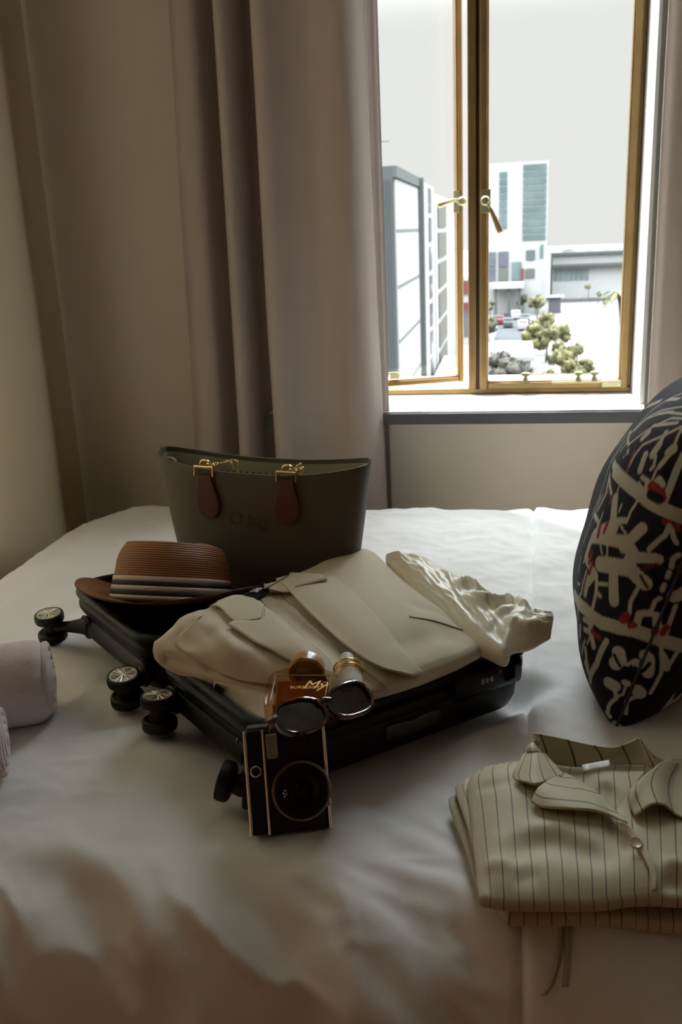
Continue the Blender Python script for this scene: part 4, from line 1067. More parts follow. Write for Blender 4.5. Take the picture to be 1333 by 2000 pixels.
text('front_lettering', 'instax mini 40', .0062, IM @ Matrix.Translation((.009, -.0006, .1045)) @ RM, mat('dark_grey_print', (.055, .055, .055), .4), cam_t, .0002)

# ------------------------------------------------------------------ scent bottle with horn cap
def glass_solid(name, col, rough=.03):
    mt = bpy.data.materials.new(name); mt.use_nodes = True; b = mt.node_tree.nodes['Principled BSDF']
    b.inputs['Base Color'].default_value = (*col, 1); b.inputs['Roughness'].default_value = rough; b.inputs['Transmission Weight'].default_value = .35; b.inputs['IOR'].default_value = 1.35
    b.inputs['Coat Weight'].default_value = .4; MATS[name] = mt; return mt
M_amber = glass_solid('amber_liquid', (0.36, 0.095, 0.014)); M_clear = glass_mat('clear_flask_glass', (0.90, 0.76, 0.60), .08, .03)
QB = at(588, 1424, .708); qz = Vector((-.10, .97, .20)).normalized(); qx = Vector((.97, .20, 0)); QM = frame(QB, qx, Vector(qz).cross(qx)) if False else None
qx = (qx - qz * qx.dot(qz)).normalized(); qy = qz.cross(qx)
QM = Matrix((qx * 1.12, qy * 1.12, qz * 1.0)).transposed().to_4x4(); QM.translation = QB + Vector((0, -.002, .019))
per = thing('scent_bottle', 'square amber scent bottle with horn cap lying on the blazer', 'bottle', QB)
MB().box((0, 0, .029), (.060, .020, .050), QM).build('amber_scent', M_amber, per, bevel=.004, seg=3)
fl_ = MB(); prof = [(-.038, .0), (.038, .0), (.0395, .010), (.0385, .052), (.034, .062), (.020, .070), (-.020, .070), (-.034, .062), (-.0385, .052), (-.0395, .010)]
P = [[QM @ Vector((x * k, y, z * (1 if k == 1 else .985) + (0 if k == 1 else .0005))) for x, z in prof] for y, k in ((-.0135, .93), (-.0155, 1), (.0155, 1), (.0135, .93))]
fl_.grid(P, close_v=True); nn = len(prof); fl_.f += [tuple(range(nn)), tuple(3 * nn + j for j in range(nn))]
fl_.build('flask', M_clear, per, bevel=.001)
rim = [(-.031, .006), (-.031, .0545), (.031, .0545), (.031, .006)]
MB().tube([QM @ Vector((x, -.0160, z)) for x, z in rim], .0009, 6).build('bevel_edge', M_chrome, per)
MB().lathe([(0, .070), (.011, .070), (.011, .080), (0, .080)], 24, QM).build('neck', M_gold, per)
def horn_build(n, l, b, s, u):
    t = n.nodes.new('ShaderNodeTexNoise'); t.inputs['Scale'].default_value = 38; tc_ = n.nodes.new('ShaderNodeTexCoord'); l.new(tc_.outputs['Object'], t.inputs[0])
    r = n.nodes.new('ShaderNodeValToRGB'); e = r.color_ramp.elements; e[0].position = .34; e[0].color = (.035, .018, .010, 1); e[1].position = .46; e[1].color = (.48, .245, .085, 1)
    l.new(t.outputs['Fac'], r.inputs[0]); l.new(r.outputs[0], b.inputs['Base Color']); b.inputs['Coat Weight'].default_value = .5
M_horn = uv_mat('tortoise_horn', horn_build, rough=.3, spec=.5)
MB().lathe([(0, .079), (.0195, .079), (.0215, .082), (.0217, .090), (.0203, .098), (.015, .102), (0, .104)], 40, QM).build('cap', M_horn, per)
M_gprint = mat('gold_print', (.78, .50, .16), .35, .7)
TM = QM @ Matrix.Translation((.014, -.0162, .036)) @ RM
text('script_lettering', 'My', .021, TM, M_gprint, per, .0001, shear=.35)
text('caps_lettering', 'BURBERRY', .0070, QM @ Matrix.Translation((.004, -.0163, .031)) @ RM, M_gprint, per, .0001)

# second flask: white pump under a clear lid
VB = at(692, 1398, .708); vz = Vector((-.24, .88, .40)).normalized(); vx = Vector((.95, .3, 0)); vx = (vx - vz * vx.dot(vz)).normalized()
VM = Matrix((vx, vz.cross(vx), vz)).transposed().to_4x4(); VM.translation = VB + Vector((0, -.002, .016))
pmp = thing('pump_bottle', 'small dark amber bottle with white pump beside the square scent bottle', 'bottle', VB)
MB().lathe([(0, 0), (.018, 0), (.0195, .003), (.0195, .020), (.017, .026), (.0155, .028), (0, .028)], 32, VM).build('flask', M_amber, pmp)
M_pump = mat('white_pump_plastic', (.66, .64, .56), .45)
MB().lathe([(0, .026), (.0155, .026), (.0158, .045), (.0135, .050), (.0080, .051), (.0080, .056), (0, .056)], 32, VM).build('pump_collar', M_pump, pmp)
MB().lathe([(0, .055), (.0085, .055), (.0085, .078), (.0075, .080), (0, .080)], 28, VM).build('pump_nozzle', M_pump, pmp, bevel=.001)
MB().lathe([(.0185, .052), (.0195, .052), (.0195, .058), (.0185, .058), (.0185, .052)], 40, VM).build('clear_collar', M_clear, pmp)
for z in (.0515, .0585): MB().tube([VM @ Vector((.0192 * math.cos(a), .0192 * math.sin(a), z)) for a in np.linspace(0, 2 * math.pi, 40)[:-1]], .0008, 6, closed=True).build('collar_rim', M_gold, pmp)

# ------------------------------------------------------------------ sunglasses
def tort_build(n, l, b, s, u):
    t = n.nodes.new('ShaderNodeTexNoise'); t.inputs['Scale'].default_value = 70; t.inputs['Detail'].default_value = 1; tc_ = n.nodes.new('ShaderNodeTexCoord'); l.new(tc_.outputs['Object'], t.inputs[0])
    r = n.nodes.new('ShaderNodeValToRGB'); e = r.color_ramp.elements; e[0].position = .45; e[0].color = (.012, .004, .004, 1); e[1].position = .70; e[1].color = (.16, .030, .012, 1)
    l.new(t.outputs['Fac'], r.inputs[0]); l.new(r.outputs[0], b.inputs['Base Color']); b.inputs['Coat Weight'].default_value = .8; b.inputs['Coat Roughness'].default_value = .04
M_tort = uv_mat('dark_tortoise_acetate', tort_build, rough=.15, spec=.5)
M_lens = mat('smoky_violet_lens', (.018, .012, .016), .06, coat=.6)
g0, g1 = at(592, 1396, .752), at(682, 1367, .750)
GX = (g1 - g0).normalized(); GZ = Vector((.1, .84, .34)); GZ = (GZ - GX * GZ.dot(GX)).normalized(); GM = Matrix((GX, GZ.cross(GX), GZ)).transposed().to_4x4(); GM.translation = (g0 + g1) / 2
gl = thing('sunglasses', 'dark tortoiseshell sunglasses propped on the near suitcase rim', 'sunglasses', GM.translation)
def lens_outline(cx, k=1.0, n=40):
    o = []
    for i in range(n):
        a = 2 * math.pi * i / n; c_, s_2 = math.cos(a), math.sin(a)
        x = .0275 * k * math.copysign(abs(c_) ** .75, c_); z = .0195 * k * math.copysign(abs(s_2) ** .8, s_2) + .0035 * (x / .0275) * (1 if cx > 0 else -1) * (1 if s_2 > 0 else .3)
        o.append((cx + x, z))
    return o
fm = MB()
for cx in (-.0335, .0335):
    P = []
    for y, k in ((-.0035, 1.00), (-.0042, 1.06), (-.0030, 1.17), (.0030, 1.17), (.0036, 1.06), (.0030, 1.0)): P.append([GM @ Vector((x, y + abs(x) ** 2 * 1.2, z)) for x, z in lens_outline(cx, k)])
    fm.grid(P, close_u=True, close_v=True)
fm.tube([GM @ Vector((-.008, -.001, .006)), GM @ Vector((0, -.003, .009)), GM @ Vector((.008, -.001, .006))], [.0045, .0038, .0045], 10)
fm.build('frame_front', M_tort, gl, auto=50)
for cx in (-.0335, .0335):
    o_ = lens_outline(cx, 1.01); mb = MB(); rings = [[GM @ Vector((cx + (x - cx) * q, -.0015 * (1 - q) + abs(x) ** 2 * 1.2, z * q)) for x, z in o_] for q in (1.0, .6)]
    mb.grid(rings, close_v=True); mb.f.append(tuple(range(len(o_), 2 * len(o_)))); mb.build('lens', M_lens, gl)
for sx_ in (-1, 1):
    MB().tube([GM @ Vector((sx_ * .062, .004, .008)), GM @ Vector((sx_ * .066, .010, .009)), GM @ Vector((sx_ * .066 if sx_ < 0 else .060, .028, .008)), GM @ Vector((sx_ * .020, .012, -.004))], [.0045, .005, .004, .0025], 10).build('temple', M_tort, gl)
    MB().box((sx_ * .0635, .0005, .009), (.0035, .002, .004), GM).build('hinge_plate', M_chrome, gl)

# ------------------------------------------------------------------ striped pyjamas
def pin_build(col, dark):
    def f(n, l, b, s, u):
        fr_ = mathn(n, 'FRACT', s.outputs[0]); d = mathn(n, 'ABSOLUTE', mathn(n, 'SUBTRACT', fr_, .5)); ln = mathn(n, 'LESS_THAN', d, .036)
        mx = n.nodes.new('ShaderNodeMix'); mx.data_type = 'RGBA'; mx.inputs[6].default_value = (*col, 1); mx.inputs[7].default_value = (*dark, 1); l.new(ln, mx.inputs[0]); l.new(mx.outputs[2], b.inputs['Base Color'])
        t = n.nodes.new('ShaderNodeTexNoise'); t.inputs['Scale'].default_value = 500; tc_ = n.nodes.new('ShaderNodeTexCoord'); l.new(tc_.outputs['Object'], t.inputs[0])
        bp = n.nodes.new('ShaderNodeBump'); bp.inputs['Strength'].default_value = .2; bp.inputs['Distance'].default_value = .002; l.new(t.outputs['Fac'], bp.inputs['Height']); l.new(bp.outputs[0], b.inputs['Normal'])
    return f
M_pin = uv_mat('cream_pinstripe_viscose', pin_build((.53, .465, .33), (.10, .085, .07)), rough=.6, sheen=.2, spec=.3)
pj = thing('striped_pyjamas', 'cream pinstriped pyjama shirt folded on the near right of the bed', 'pyjamas', at(1150, 1650, BZ))
def cloth_block(name, left, right, front, back, z, dome, nst, parent, floor, nu=110, nv=60, ridges=(), rim=.006, ou=0.0, rag=.0015):
    G = coons(left, right, front, back, nu, nv); A = np.zeros((nu, nv, 3)); HR = np.zeros((nu, nv))
    for pts, h, wd in ridges: HR += ridge(G, pts, h, wd)
    for i in range(nu):
        for j in range(nv):
            u, v = i / (nu - 1), j / (nv - 1); p = at(G[i, j, 0], G[i, j, 1], z)
            k = math.prod([math.sin(min(q, 1) * math.pi / 2) ** .8 for q in (u / .12, (1 - u) / .1, v / .22, (1 - v) / .2)])
            A[i, j] = (p.x, p.y, z + dome * k + HR[i, j] * min(1, 2 * k + .15) + rag * fbm(p.x * 16, p.y * 16, z * 40))
    return slab(name, A, M_pin, parent, floor, rim=rim, uv=uvgrid(nu, nv, nst, 1, ou))
flo = lambda dz: (lambda p: p[2] - dz)
cloth_block('trouser_layer', [(995, 1784), (975, 1740), (960, 1600)], [(1480, 1815), (1480, 1600)], [(995, 1784), (1091, 1783), (1215, 1785), (1268, 1793), (1340, 1800), (1480, 1815)], [(960, 1600), (1200, 1600), (1480, 1600)], .616, .002, 18, pj, flo(.020), ou=.4, rim=.004)
cloth_block('back_layer', [(944, 1742), (915, 1650), (884, 1566), (889, 1552)], [(1100, 1742), (1100, 1540)], [(944, 1742), (1000, 1745), (1100, 1742)], [(889, 1552), (930, 1540), (1100, 1540)], .622, .003, 9, pj, flo(.012), 50, 40, rim=.004)
cloth_block('sleeve_layer', [(945, 1735), (925, 1630), (897, 1544), (900, 1528)], [(1100, 1735), (1100, 1510)], [(945, 1735), (1000, 1738), (1100, 1735)], [(900, 1528), (940, 1515), (1100, 1510)], .634, .003, 9, pj, flo(.010), 50, 40, rim=.004)
RID = (([(950, 1570), (1050, 1575), (1150, 1640)], .004, 26), ([(1010, 1640), (1090, 1638), (1170, 1668)], .006, 16), ([(960, 1690), (1080, 1660), (1230, 1700)], -.006, 26), ([(1180, 1600), (1200, 1650), (1240, 1680)], -.008, 14), ([(1000, 1730), (1060, 1720)], -.003, 14), ([(930, 1545), (960, 1550), (1020, 1545)], -.003, 10), ([(940, 1700), (1000, 1700)], .004, 12),
       ([(1062, 1480), (1120, 1500), (1200, 1495), (1270, 1500)], -.010, 26), ([(1110, 1515), (1190, 1560), (1225, 1600)], -.010, 22), ([(1230, 1600), (1240, 1560), (1260, 1525)], .010, 12), ([(1290, 1700), (1340, 1715), (1400, 1710)], .008, 12), ([(1290, 1740), (1340, 1740)], -.005, 14))
sh_o, sh_mb = cloth_block('shirt_front', [(947, 1744), (941, 1690), (929, 1580), (922, 1532), (932, 1508)], [(1480, 1742), (1480, 1490)], [(947, 1744), (1002, 1752), (1108, 1754), (1179, 1751), (1250, 1743), (1340, 1746), (1480, 1742)],
                          [(932, 1508), (965, 1494), (1010, 1488), (1062, 1484), (1126, 1488), (1190, 1486), (1262, 1490), (1340, 1482), (1480, 1490)], .646, .012, 19, pj, flo(.020), 130, 70, RID)
SV = bvh_of(sh_mb)
# standing back of the collar: a curved band
def band(name, base, top, hz_b, hz_t, su, parent, nv=12, nu=40, solid=.002, ou=0.):
    B_, T_ = spline(base, nu), spline(top, nu); P = []
    for i in range(nu):
        a = on(SV, B_[i][0], B_[i][1], .001, .65); d = ray(*T_[i]); row = []
        # top edge: same ground distance, higher up
        g = math.hypot(a.x, a.y) + .006; h = math.hypot(d.x, d.y); b_ = CAMP + d * (g / h)
        for j in range(nv):
            t = j / (nv - 1); p = a.lerp(b_, t) + Vector((0, 1, 0)) * .006 * math.sin(math.pi * t); row.append(p)
        P.append(row)
    o = MB().grid(P, uvgrid(nu, nv, su, 1, ou)).build(name, M_pin, parent, auto=80, solid=solid); return o
band('collar_stand', [(1058, 1486), (1100, 1497), (1150, 1499), (1200, 1494), (1235, 1494), (1270, 1497)], [(1041, 1430), (1087, 1439), (1130, 1449), (1165, 1456), (1200, 1459), (1226, 1450), (1250, 1439)], 0, 0, 4.01, pj, ou=.2)
band('collar_side', [(1268, 1500), (1310, 1510), (1350, 1512)], [(1251, 1440), (1268, 1466), (1290, 1498)], 0, 0, 1.2, pj, ou=.3)
co = lambda h0, h1: (lambda u, v: .004 + h0 * u + h1 * v)
sheet('collar_fall', SV, [(1006, 1530), (1003, 1520), (1016, 1500), (1030, 1478), (1027, 1458), (1041, 1431)], [(1101, 1521), (1087, 1508), (1068, 1490), (1056, 1475), (1050, 1450), (1043, 1431)], [(1006, 1530), (1030, 1540), (1052, 1545), (1101, 1521)], [(1041, 1431), (1043, 1431)],
      lambda u, v: .006 + .030 * v ** 1.3 + .006 * math.sin(u * 3.1), M_pin, pj, 26, 34, .002, su=4, zf=.66)
sheet('lapel_flap', SV, [(1038, 1571), (1046, 1556), (1059, 1543), (1106, 1520)], [(1226, 1617), (1203, 1594), (1164, 1555), (1106, 1520)], [(1038, 1571), (1058, 1584), (1115, 1592), (1165, 1597), (1226, 1617)], [(1106, 1520), (1106.5, 1520.3)],
      lambda u, v: .006 + .008 * math.sin(min(1, u + v) * 2.4), M_pin, pj, 40, 26, .002, su=1, sv=3, swap=True)
sheet('placket', SV, [(1272, 1745), (1270, 1710), (1255, 1675), (1232, 1640), (1205, 1610)], [(1282, 1745), (1281, 1709), (1269, 1676), (1250, 1644), (1226, 1617)], [(1272, 1745), (1282, 1745)], [(1205, 1610), (1226, 1617)], lambda u, v: .005 + .003 * u, M_pin, pj, 10, 40, .002, su=.3, zf=.65)
sheet('lapel_flap', SV, [(1240, 1600), (1226, 1565), (1236, 1540), (1262, 1521)], [(1420, 1640), (1420, 1510)], [(1240, 1600), (1300, 1590), (1420, 1640)], [(1262, 1521), (1320, 1500), (1420, 1510)], lambda u, v: .006 + .014 * math.sin(math.pi * min(1, u * 2.2)) , M_pin, pj, 40, 26, .002, su=6)
P = [[at(lerp(1137, 1190, i / 8) + 4 * (1 - j / 3), lerp(1494, 1484, i / 8) + 12 * (1 - j / 3), .668 + .003 * math.sin(i)) for j in range(4)] for i in range(9)]
tg = MB().grid(P).build('care_label', mat('white_satin_label', (.78, .78, .76), .5), pj, solid=.0008)
tg['label'] = 'white cloth label inside the collar'
bp_ = on(SV, 1243, 1661, .009, .66); MB().lathe([(0, 0), (.0062, 0), (.0070, .0012), (.0060, .0024), (.0045, .0016), (0, .0014)], 24, Matrix.Translation(bp_) @ Matrix.Rotation(math.radians(18), 4, 'X')).build('button', mat('pearl_button', (.52, .46, .30), .25, coat=.4), pj)
# drawstring ends hanging down the side of the bed
M_cord = mat('cream_drawstring', (.46, .38, .28), .8, bump=(500, .3))
DV = BVHTree.FromPolygons([v.co for v in duvet.data.vertices], [p.vertices for p in duvet.data.polygons])
for pts in ([(1098, 1786), (1096, 1830), (1090, 1880), (1076, 1925), (1062, 1945)], [(1106, 1786), (1110, 1835), (1108, 1890), (1104, 1930)]):
    B_ = spline(pts, 30); P = []
    for x, y in B_: P.append([on(DV, x - 6, y, .003, .5), on(DV, x, y, .005, .5), on(DV, x + 6, y, .003, .5)])
    MB().grid(P).build('drawstring', M_cord, pj, solid=.0015)

# ------------------------------------------------------------------ the street outside (seen from the fourth floor)
GZ0 = -12.0
M_ground = mat('pale_paving', (0.15, 0.15, 0.145), .9, var=(.05, .1)); M_road = mat('blue_grey_asphalt', (0.030, 0.034, 0.042), .9, var=(.3, .15))
M_bw = mat('white_render', (0.30, 0.30, 0.296), .8, var=(.2, .04)); M_bd = mat('slate_cladding', (0.050, 0.052, 0.056), .7, var=(.4, .08)); M_bg = mat('grey_green_metal', (0.058, 0.066, 0.065), .6)
M_teal = mat('teal_glazing', (0.095, 0.130, 0.130), .15, var=(.35, .5)); M_blue = mat('blue_grey_glazing', (0.085, 0.092, 0.108), .15, var=(.5, .4)); M_tan = mat('grey_beige_panel', (0.078, 0.077, 0.068), .7)
M_red = mat('red_sign', (0.11, 0.022, 0.026), .5); M_purple = mat('mauve_kiosk', (0.07, 0.06, 0.08), .6); M_floorband = mat('pale_floor_band', (0.09, 0.096, 0.098), .7)
struct('ground', MB().box((0, 300, GZ0 - .05), (500, 590, .1)), M_ground, smooth=False)
def quad_prism(pts, z0, z1):
    mb = MB(); n = len(pts); mb.add([(x, y, z0) for x, y in pts] + [(x, y, z1) for x, y in pts], [tuple(range(n))[::-1], tuple(range(n, 2 * n))] + [(i, (i + 1) % n, n + (i + 1) % n, n + i) for i in range(n)]); return mb
rp = [at(966, 664, GZ0), at(1040, 664, GZ0), at(1030, 592, GZ0), at(985, 586, GZ0)]
struct('road', quad_prism([(p.x, p.y) for p in rp], GZ0, GZ0 + .06), M_road, smooth=False)
def bx3(x0, x1, y0, y1, z0, z1): return MB().box(((x0 + x1) / 2, (y0 + y1) / 2, (z0 + z1) / 2), (x1 - x0, y1 - y0, z1 - z0))
def zpx(py, Y): return CAMP.z + (aty(1000, py, Y).z - CAMP.z)
def xpx(px, py, Y): return aty(px, py, Y).x
# dark clad block on the left with a pale side front
XB = xpx(770, 400, 45)
b1 = thing('building', 'slate grey office block with white side front at the left of the view', 'building', (XB - 6, 51, GZ0))
zt = zpx(310, 45)
bx3(XB - 14, XB - .02, 45, 57, GZ0, zt).build('slate_block', M_bd, b1, smooth=False)
for k in range(14): bx3(XB - 1.9 + k * .135, XB - 1.9 + k * .135 + .03, 44.95, 45.0, GZ0, zt - .6).build('cladding_rib', M_bg, b1, smooth=False)
bx3(XB - .02, XB + .05, 45.25, 56.6, GZ0, zt - .55).build('white_side_front', M_bw, b1, smooth=False)
bx3(XB - .02, XB + .16, 45, 57, zt - .5, zt).build('parapet', M_bg, b1, smooth=False)
bx3(XB - .02, XB + .35, 56.4, 57, GZ0, zt).build('corner_pier', M_bg, b1, smooth=False)
for k in range(5): bx3(XB + .04, XB + .07, 45.3, 56.4, -9.2 + k * 2.6, -9.05 + k * 2.6).build('floor_band', M_floorband, b1, smooth=False)
an = MB()
for z, L in ((2.0, 1.6), (1.0, 1.0)): an.tube([(XB - 1.6 - .2, 47, zt + z * .62), (XB - 1.6 + L * .75, 47, zt + z * .62)], .03, 5)
an.tube([(XB - 1.7, 47, zt), (XB - 1.7, 47, zt + 1.3)], .04, 5); an.build('roof_aerial', M_bd, b1)
# white building with a dark glazed strip
b2 = thing('building', 'white block with one dark glazed stair strip right of the slate block', 'building', (XB - 4, 62, GZ0))
bx3(XB - 10, XB + .02, 57.3, 68.5, GZ0, zpx(352, 64)).build('white_block', M_bw, b2, smooth=False)
for k in range(8): bx3(XB + .0, XB + .10, 63.6, 65.4, -10.6 + k * 1.85, -9.1 + k * 1.85).build('stair_window', M_blue, b2, smooth=False)
# block with beige panes
b3 = thing('building', 'low white block with a column of beige panels beyond the stair strip', 'building', (XB - 4, 80, GZ0))
bx3(XB - 9, XB + .05, 69, 100, GZ0, zpx(375, 74)).build('white_block', M_bw, b3, smooth=False)
for k in range(6): bx3(XB + .03, XB + .15, 71, 79.5, -9.6 + k * 2.2, -7.8 + k * 2.2).build('beige_panel', M_tan, b3, smooth=False)
# podium roof in front
pd = thing('flat_roof', 'pale flat podium roof below the white blocks', 'roof', (XB + 1.5, 58, GZ0)); bx3(XB + .4, XB + 3.6, 50, 72, GZ0, -8.1).build('podium', M_bw, pd, smooth=False); bx3(XB + .4, XB + 3.6, 50, 50.2, -8.1, -7.8).build('parapet', M_bg, pd, smooth=False)
# red fronted shop
Y = 112; sh = thing('shop', 'small shop with two red sign boards behind the mullion gap', 'shop', (-6.5, Y, GZ0))
bx3(-10, xpx(922, 560, Y), Y, Y + 8, GZ0, zpx(535, Y)).build('shop_wall', M_bw, sh, smooth=False)
for a, b in ((545, 570), (588, 603)): bx3(-10, xpx(921, 560, Y), Y - .3, Y, zpx(b, Y), zpx(a, Y)).build('red_board', M_red, sh, smooth=False)
bx3(-9.8, xpx(920, 560, Y), Y - .1, Y, zpx(655, Y), zpx(607, Y)).build('blue_shopfront', M_blue, sh, smooth=False)
# tower with two teal glass strips
Y = 170; tw = thing('tower', 'tall white tower with two vertical strips of teal glazing', 'tower', (2, Y, GZ0))
bx3(xpx(948, 400, Y), xpx(1071, 400, Y), Y, Y + 14, GZ0, zpx(317, Y)).build('tower_wall', M_bw, tw, smooth=False)
for (a, b, t, u, nf) in ((976, 991, 334, 447, 8), (1022, 1067, 322, 472, 11)):
    z0, z1 = zpx(u, Y), zpx(t, Y); h = (z1 - z0) / nf
    for k in range(nf):
        bx3(xpx(a, 400, Y), xpx(b, 400, Y), Y - .15, Y, z0 + k * h + .12, z0 + (k + 1) * h - .1).build('glass_storey', M_teal, tw, smooth=False)
# low street building with shop windows
Y = 150; lo = thing('building', 'low white street building with tall blue windows and two square windows', 'building', (0, Y, GZ0))
bx3(xpx(940, 520, Y), xpx(1056, 520, Y), Y, Y + 10, GZ0, zpx(482, Y)).build('street_wall', M_bw, lo, smooth=False)
for a, b, t, u, mt_ in ((952, 969, 491, 518, M_blue), (952, 969, 520, 547, M_blue), (974, 994, 491, 520, M_blue), (974, 994, 522, 547, M_tan), (1000, 1019, 512, 547, M_teal), (1028, 1045, 490, 509, M_blue), (1028, 1045, 526, 544, M_tan), (1055, 1062, 480, 508, M_teal)):
    bx3(xpx(a, 520, Y), xpx(b, 520, Y), Y - .2, Y - .02, zpx(u, Y), zpx(t, Y)).build('window', mt_, lo, smooth=False)
bx3(xpx(1018, 535, Y), xpx(1024, 535, Y), Y - .5, Y - .1, zpx(546, Y), zpx(525, Y)).build('red_banner', M_red, lo, smooth=False)
bx3(xpx(960, 555, Y - 4), xpx(1024, 555, Y - 4), Y - 6, Y - .2, zpx(562, Y - 4), zpx(553, Y - 4)).build('canopy', M_bw, lo, smooth=False)
for px in (966, 992, 1012): bx3(xpx(px, 570, Y - 5), xpx(px + 6, 570, Y - 5), Y - 5.4, Y - 5, GZ0, zpx(561, Y - 5)).build('canopy_post', M_bg, lo, smooth=False)
# long hall at the right
Y = 175; hl = thing('hall', 'long low pale hall with dark roof edges at the right', 'hall', (14, Y, GZ0))
bx3(xpx(1080, 510, Y), xpx(1262, 510, Y), Y, Y + 30, GZ0, zpx(498, Y)).build('hall_wall', M_bw, hl, smooth=False)
for t, u, dy in ((497, 502, .8), (520, 524, 1.6)): bx3(xpx(1078, 510, Y), xpx(1262, 510, Y), Y - dy, Y + 2, zpx(u, Y), zpx(t, Y)).build('roof_edge', M_bg, hl, smooth=False)
for k in range(7): bx3(xpx(1083 + 10 * k, 540, Y), xpx(1090 + 10 * k, 540, Y), Y - .2, Y, zpx(551, Y), zpx(531, Y)).build('window', M_teal, hl, smooth=False)
for px in (1112, 1145, 1178, 1210):
    p = aty(px, 497, Y + 4); MB().lathe([(0, 0), (1.6, .0), (1.0, .5), (0, .7)], 10, Matrix.Translation((p.x, Y + 4, zpx(498, Y)))).build('roof_vent', M_bg, hl)
# white hut and mauve kiosk
p0, p1 = at(950, 668, -9.6), at(1044, 690, -9.6)
ht = thing('hut', 'white flat roofed hut below the street junction', 'hut', (p0.x + 1, p1.y, GZ0)); bx3(p0.x - 1.5, p1.x, p1.y - 2, p0.y, -10.0, -9.6).build('flat_roof', M_bw, ht, smooth=False); bx3(p0.x - 1.2, p1.x - .3, p1.y - 1.6, p0.y - .4, GZ0, -10.0).build('hut_wall', M_bw, ht, smooth=False)
p = at(1084, 612, GZ0); ki = thing('kiosk', 'small mauve kiosk on the pale square beside the trees', 'kiosk', p); bx3(p.x - .9, p.x + .9, p.y, p.y + 2, GZ0, GZ0 + 2.4).build('kiosk_wall', M_purple, ki, smooth=False); bx3(p.x - 1.4, p.x + 1.4, p.y - .5, p.y + 2.4, GZ0 + 2.4, GZ0 + 2.6).build('kiosk_roof', M_bw, ki, smooth=False)
hp = at(1120, 566, GZ0 + 1); hp.y = 169.0; pl = thing('planter', 'long planter hedge in front of the hall', 'planter', (hp.x, hp.y, GZ0))
bx3(hp.x - 4, hp.x + 6, hp.y, hp.y + 1.5, GZ0, GZ0 + .6).build('planter_box', M_tan, pl, smooth=False)
# cars on the road
for (px, py, mt_, lab) in ((1008, 624, M_bw, 'white car far up the road by the canopy'), (1026, 632, M_bg, 'grey car parked at the right kerb of the road'), (1022, 645, M_bw, 'white car parked under the avenue trees'), (976, 634, M_red, 'red car at the left side of the road'), (993, 640, M_bd, 'small dark car in the middle of the road')):
    p = at(px, py, GZ0); t = thing('car', lab, 'car', p, 'cars on the street')
    cb = MB(); prof = [(-1.3, .25), (-1.3, .75), (-.9, .85), (-.55, 1.25), (.55, 1.25), (.95, .8), (1.3, .7), (1.3, .25)]
    cb.grid([[(p.x + x, p.y + y, GZ0 + .06 + z) for y, z in prof] for x in (-.62, .62)], close_v=True); n8 = len(prof); cb.f += [tuple(range(n8)), tuple(range(n8, 2 * n8))]
    cb.build('car_body', mt_, t, smooth=False)
    wm = MB()
    for sx_ in (-.56, .56):
        for sy_ in (-.8, .8): wm.lathe([(0, -.08), (.24, -.08), (.24, .08), (0, .08)], 10, Matrix.Translation((p.x + sx_, p.y + sy_, GZ0 + .30)) @ Matrix.Rotation(math.radians(90), 4, 'Y'))
    wm.build('car_wheels', M_dark, t)
    bx3(p.x - .5, p.x + .5, p.y - .78, p.y - .72, GZ0 + .98, GZ0 + 1.25).build('windscreen', M_blue, t, smooth=False)
def leaf_mat(name, col):
    mt = bpy.data.materials.new(name); mt.use_nodes = True; n = mt.node_tree; b = n.nodes['Principled BSDF']; b.inputs['Roughness'].default_value = .7
    tcn = n.nodes.new('ShaderNodeTexCoord'); t = n.nodes.new('ShaderNodeTexNoise'); t.inputs['Scale'].default_value = .9; n.links.new(tcn.outputs['Object'], t.inputs[0])
    r = n.nodes.new('ShaderNodeValToRGB'); r.color_ramp.elements[0].position = .35; r.color_ramp.elements[1].position = .65
    r.color_ramp.elements[0].color = (*[c * .55 for c in col], 1); r.color_ramp.elements[1].color = (*[min(1, c * 1.35) for c in col], 1)
    n.links.new(t.outputs['Fac'], r.inputs[0]); n.links.new(r.outputs[0], b.inputs['Base Color']); return mt
M_leaf = leaf_mat('yellow_green_leaves', (0.100, 0.094, 0.034)); M_leafd = leaf_mat('grey_olive_leaves', (0.056, 0.050, 0.038)); M_leafg = leaf_mat('green_leaves', (0.058, 0.066, 0.036)); M_bark = mat('grey_bark', (0.07, 0.06, 0.045), .9)
ico = None
def crown_mesh(c, r, k, squash=.8):
    """clump of leafy lobes, each a bumpy ball with loose leaves around it"""
    mb = MB(); bm = bmesh.new(); bmesh.ops.create_icosphere(bm, subdivisions=2, radius=1); vs = [v.co.copy() for v in bm.verts]; fs = [[v.index for v in f.verts] for f in bm.faces]; bm.free()
    for q in range(k):
        a = q * 2.4; rr = r * rnd.uniform(.26, .42); o = Vector((math.cos(a) * r * rnd.uniform(.2, .75), math.sin(a) * r * rnd.uniform(.2, .75), rnd.uniform(-.5, .55) * r)) if q else Vector((0, 0, .1 * r))
        mb.add([Vector(c) + o + Vector((p.x, p.y, p.z * squash)) * rr * (1 + .8 * noise.noise(p * 2.2 + o * 3)) for p in vs], fs)
        for _ in range(48):
            d = Vector(rnd.normal(size=3)).normalized(); p = Vector(c) + o + d * rr * rnd.uniform(.9, 1.4); s = r * .11
            t1 = Vector(rnd.normal(size=3)).normalized(); t2 = d.cross(t1).normalized()
            mb.add([p + t1 * s, p + t2 * s * .6, p - t1 * s, p - t2 * s * .6], [(0, 1, 2, 3)])
    return mb
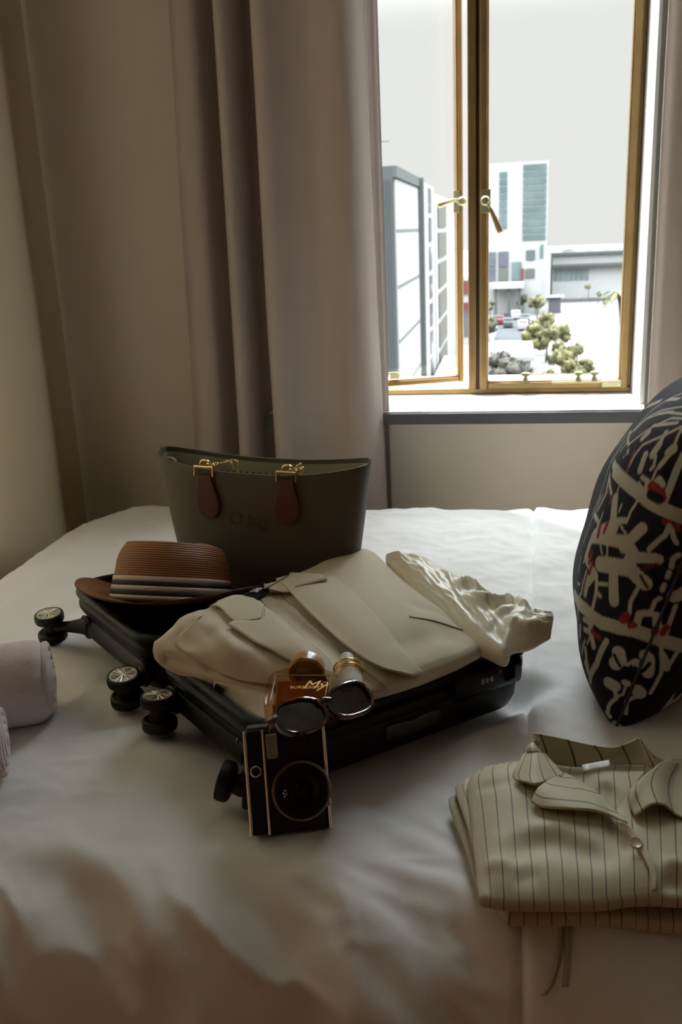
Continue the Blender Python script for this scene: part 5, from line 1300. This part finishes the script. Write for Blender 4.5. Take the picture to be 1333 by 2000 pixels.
def tree(px, py, rpx, zc, mt_, label, k=13, group='avenue trees', squash=1.0):
    p = at(px, py, zc); r = rpx * 1.3 / F * p.length
    t = thing('tree', label, 'tree', (p.x, p.y, GZ0), group)
    crown_mesh(p, r, k, squash).build('crown', mt_, t, auto=180)
    MB().tube([(p.x, p.y, GZ0), (p.x + .05, p.y, (GZ0 + p.z) / 2), (p.x, p.y, p.z)], [r * .10, r * .08, r * .05], 7).build('trunk', M_bark, t)
order = ['nearest', 'second', 'third', 'fourth', 'fifth', 'sixth', 'seventh', 'eighth', 'ninth', 'tenth']
for i, (px, py, r, z) in enumerate(((1122, 722, 19, -9.6), (1146, 716, 13, -9.6), (1100, 690, 24, -9.6), (1128, 684, 13, -9.6), (1068, 660, 19, -9.6), (1100, 652, 17, -9.6), (1042, 648, 20, -9.6), (1066, 625, 15, -9.6), (1050, 592, 13, -9.6), (1046, 584, 8, -9.6))):
    tree(px, py, r, z, M_leaf, 'yellow-green street tree, %s of the row counted from the window' % order[i])
tree(1022, 586, 9, -9.8, M_leafg, 'dark green tree at the road end left of the row', group=None)
tree(988, 722, 31, -7.5, M_leafd, 'dull olive bushy tree just outside below the right casement', 15, None)
tree(1022, 722, 17, -8.0, M_leafd, 'smaller dull olive bush right of the big olive tree', 11, None)
tree(1075, 728, 13, -9.8, M_leaf, 'small yellow bush at the foot of the row', 5, None)
tree(954, 640, 16, -8.5, M_leafg, 'dark green tree left of the road beside the mullion', 11, None)
tree(957, 594, 10, -8.8, M_leafg, 'small green tree beyond, left of the canopy', 5, None)
tree(1170, 572, 6, -9.8, M_leaf, 'thin young tree on the square, left one', 4, None, 1.1)
tree(1184, 590, 5, -10.2, M_leaf, 'thin young tree on the square, right one', 4, None, 1.1)
tree(1150, 560, 6, -9.6, M_leaf, 'small yellow tree before the hall windows', 4, None)
# tall palm
p = at(1209, 572, -6.6); pt = thing('palm', 'feathery palm on the pale square near the right frame', 'palm', (p.x, p.y, GZ0))
MB().tube([(p.x + .5, p.y, GZ0 + 1.0), (p.x + .3, p.y, -9), p], [.22, .18, .16], 7).build('trunk', M_bark, pt)
for k in range(14):
    a = k * 2.4; L = 2.1; d = Vector((math.cos(a), math.sin(a), 0)); el = .6 - .9 * (k / 14); pts = [Vector(p) + d * L * t + Vector((0, 0, L * (el * t - .7 * t * t))) for t in np.linspace(0, 1, 7)]
    sd = Vector((-d.y, d.x, 0)); MB().grid([[q - sd * .32 * math.sin(math.pi * (.12 + .85 * i / 6)), q + Vector((0, 0, .06)), q + sd * .32 * math.sin(math.pi * (.12 + .85 * i / 6))] for i, q in enumerate(pts)]).build('frond', M_leaf, pt, solid=.03)
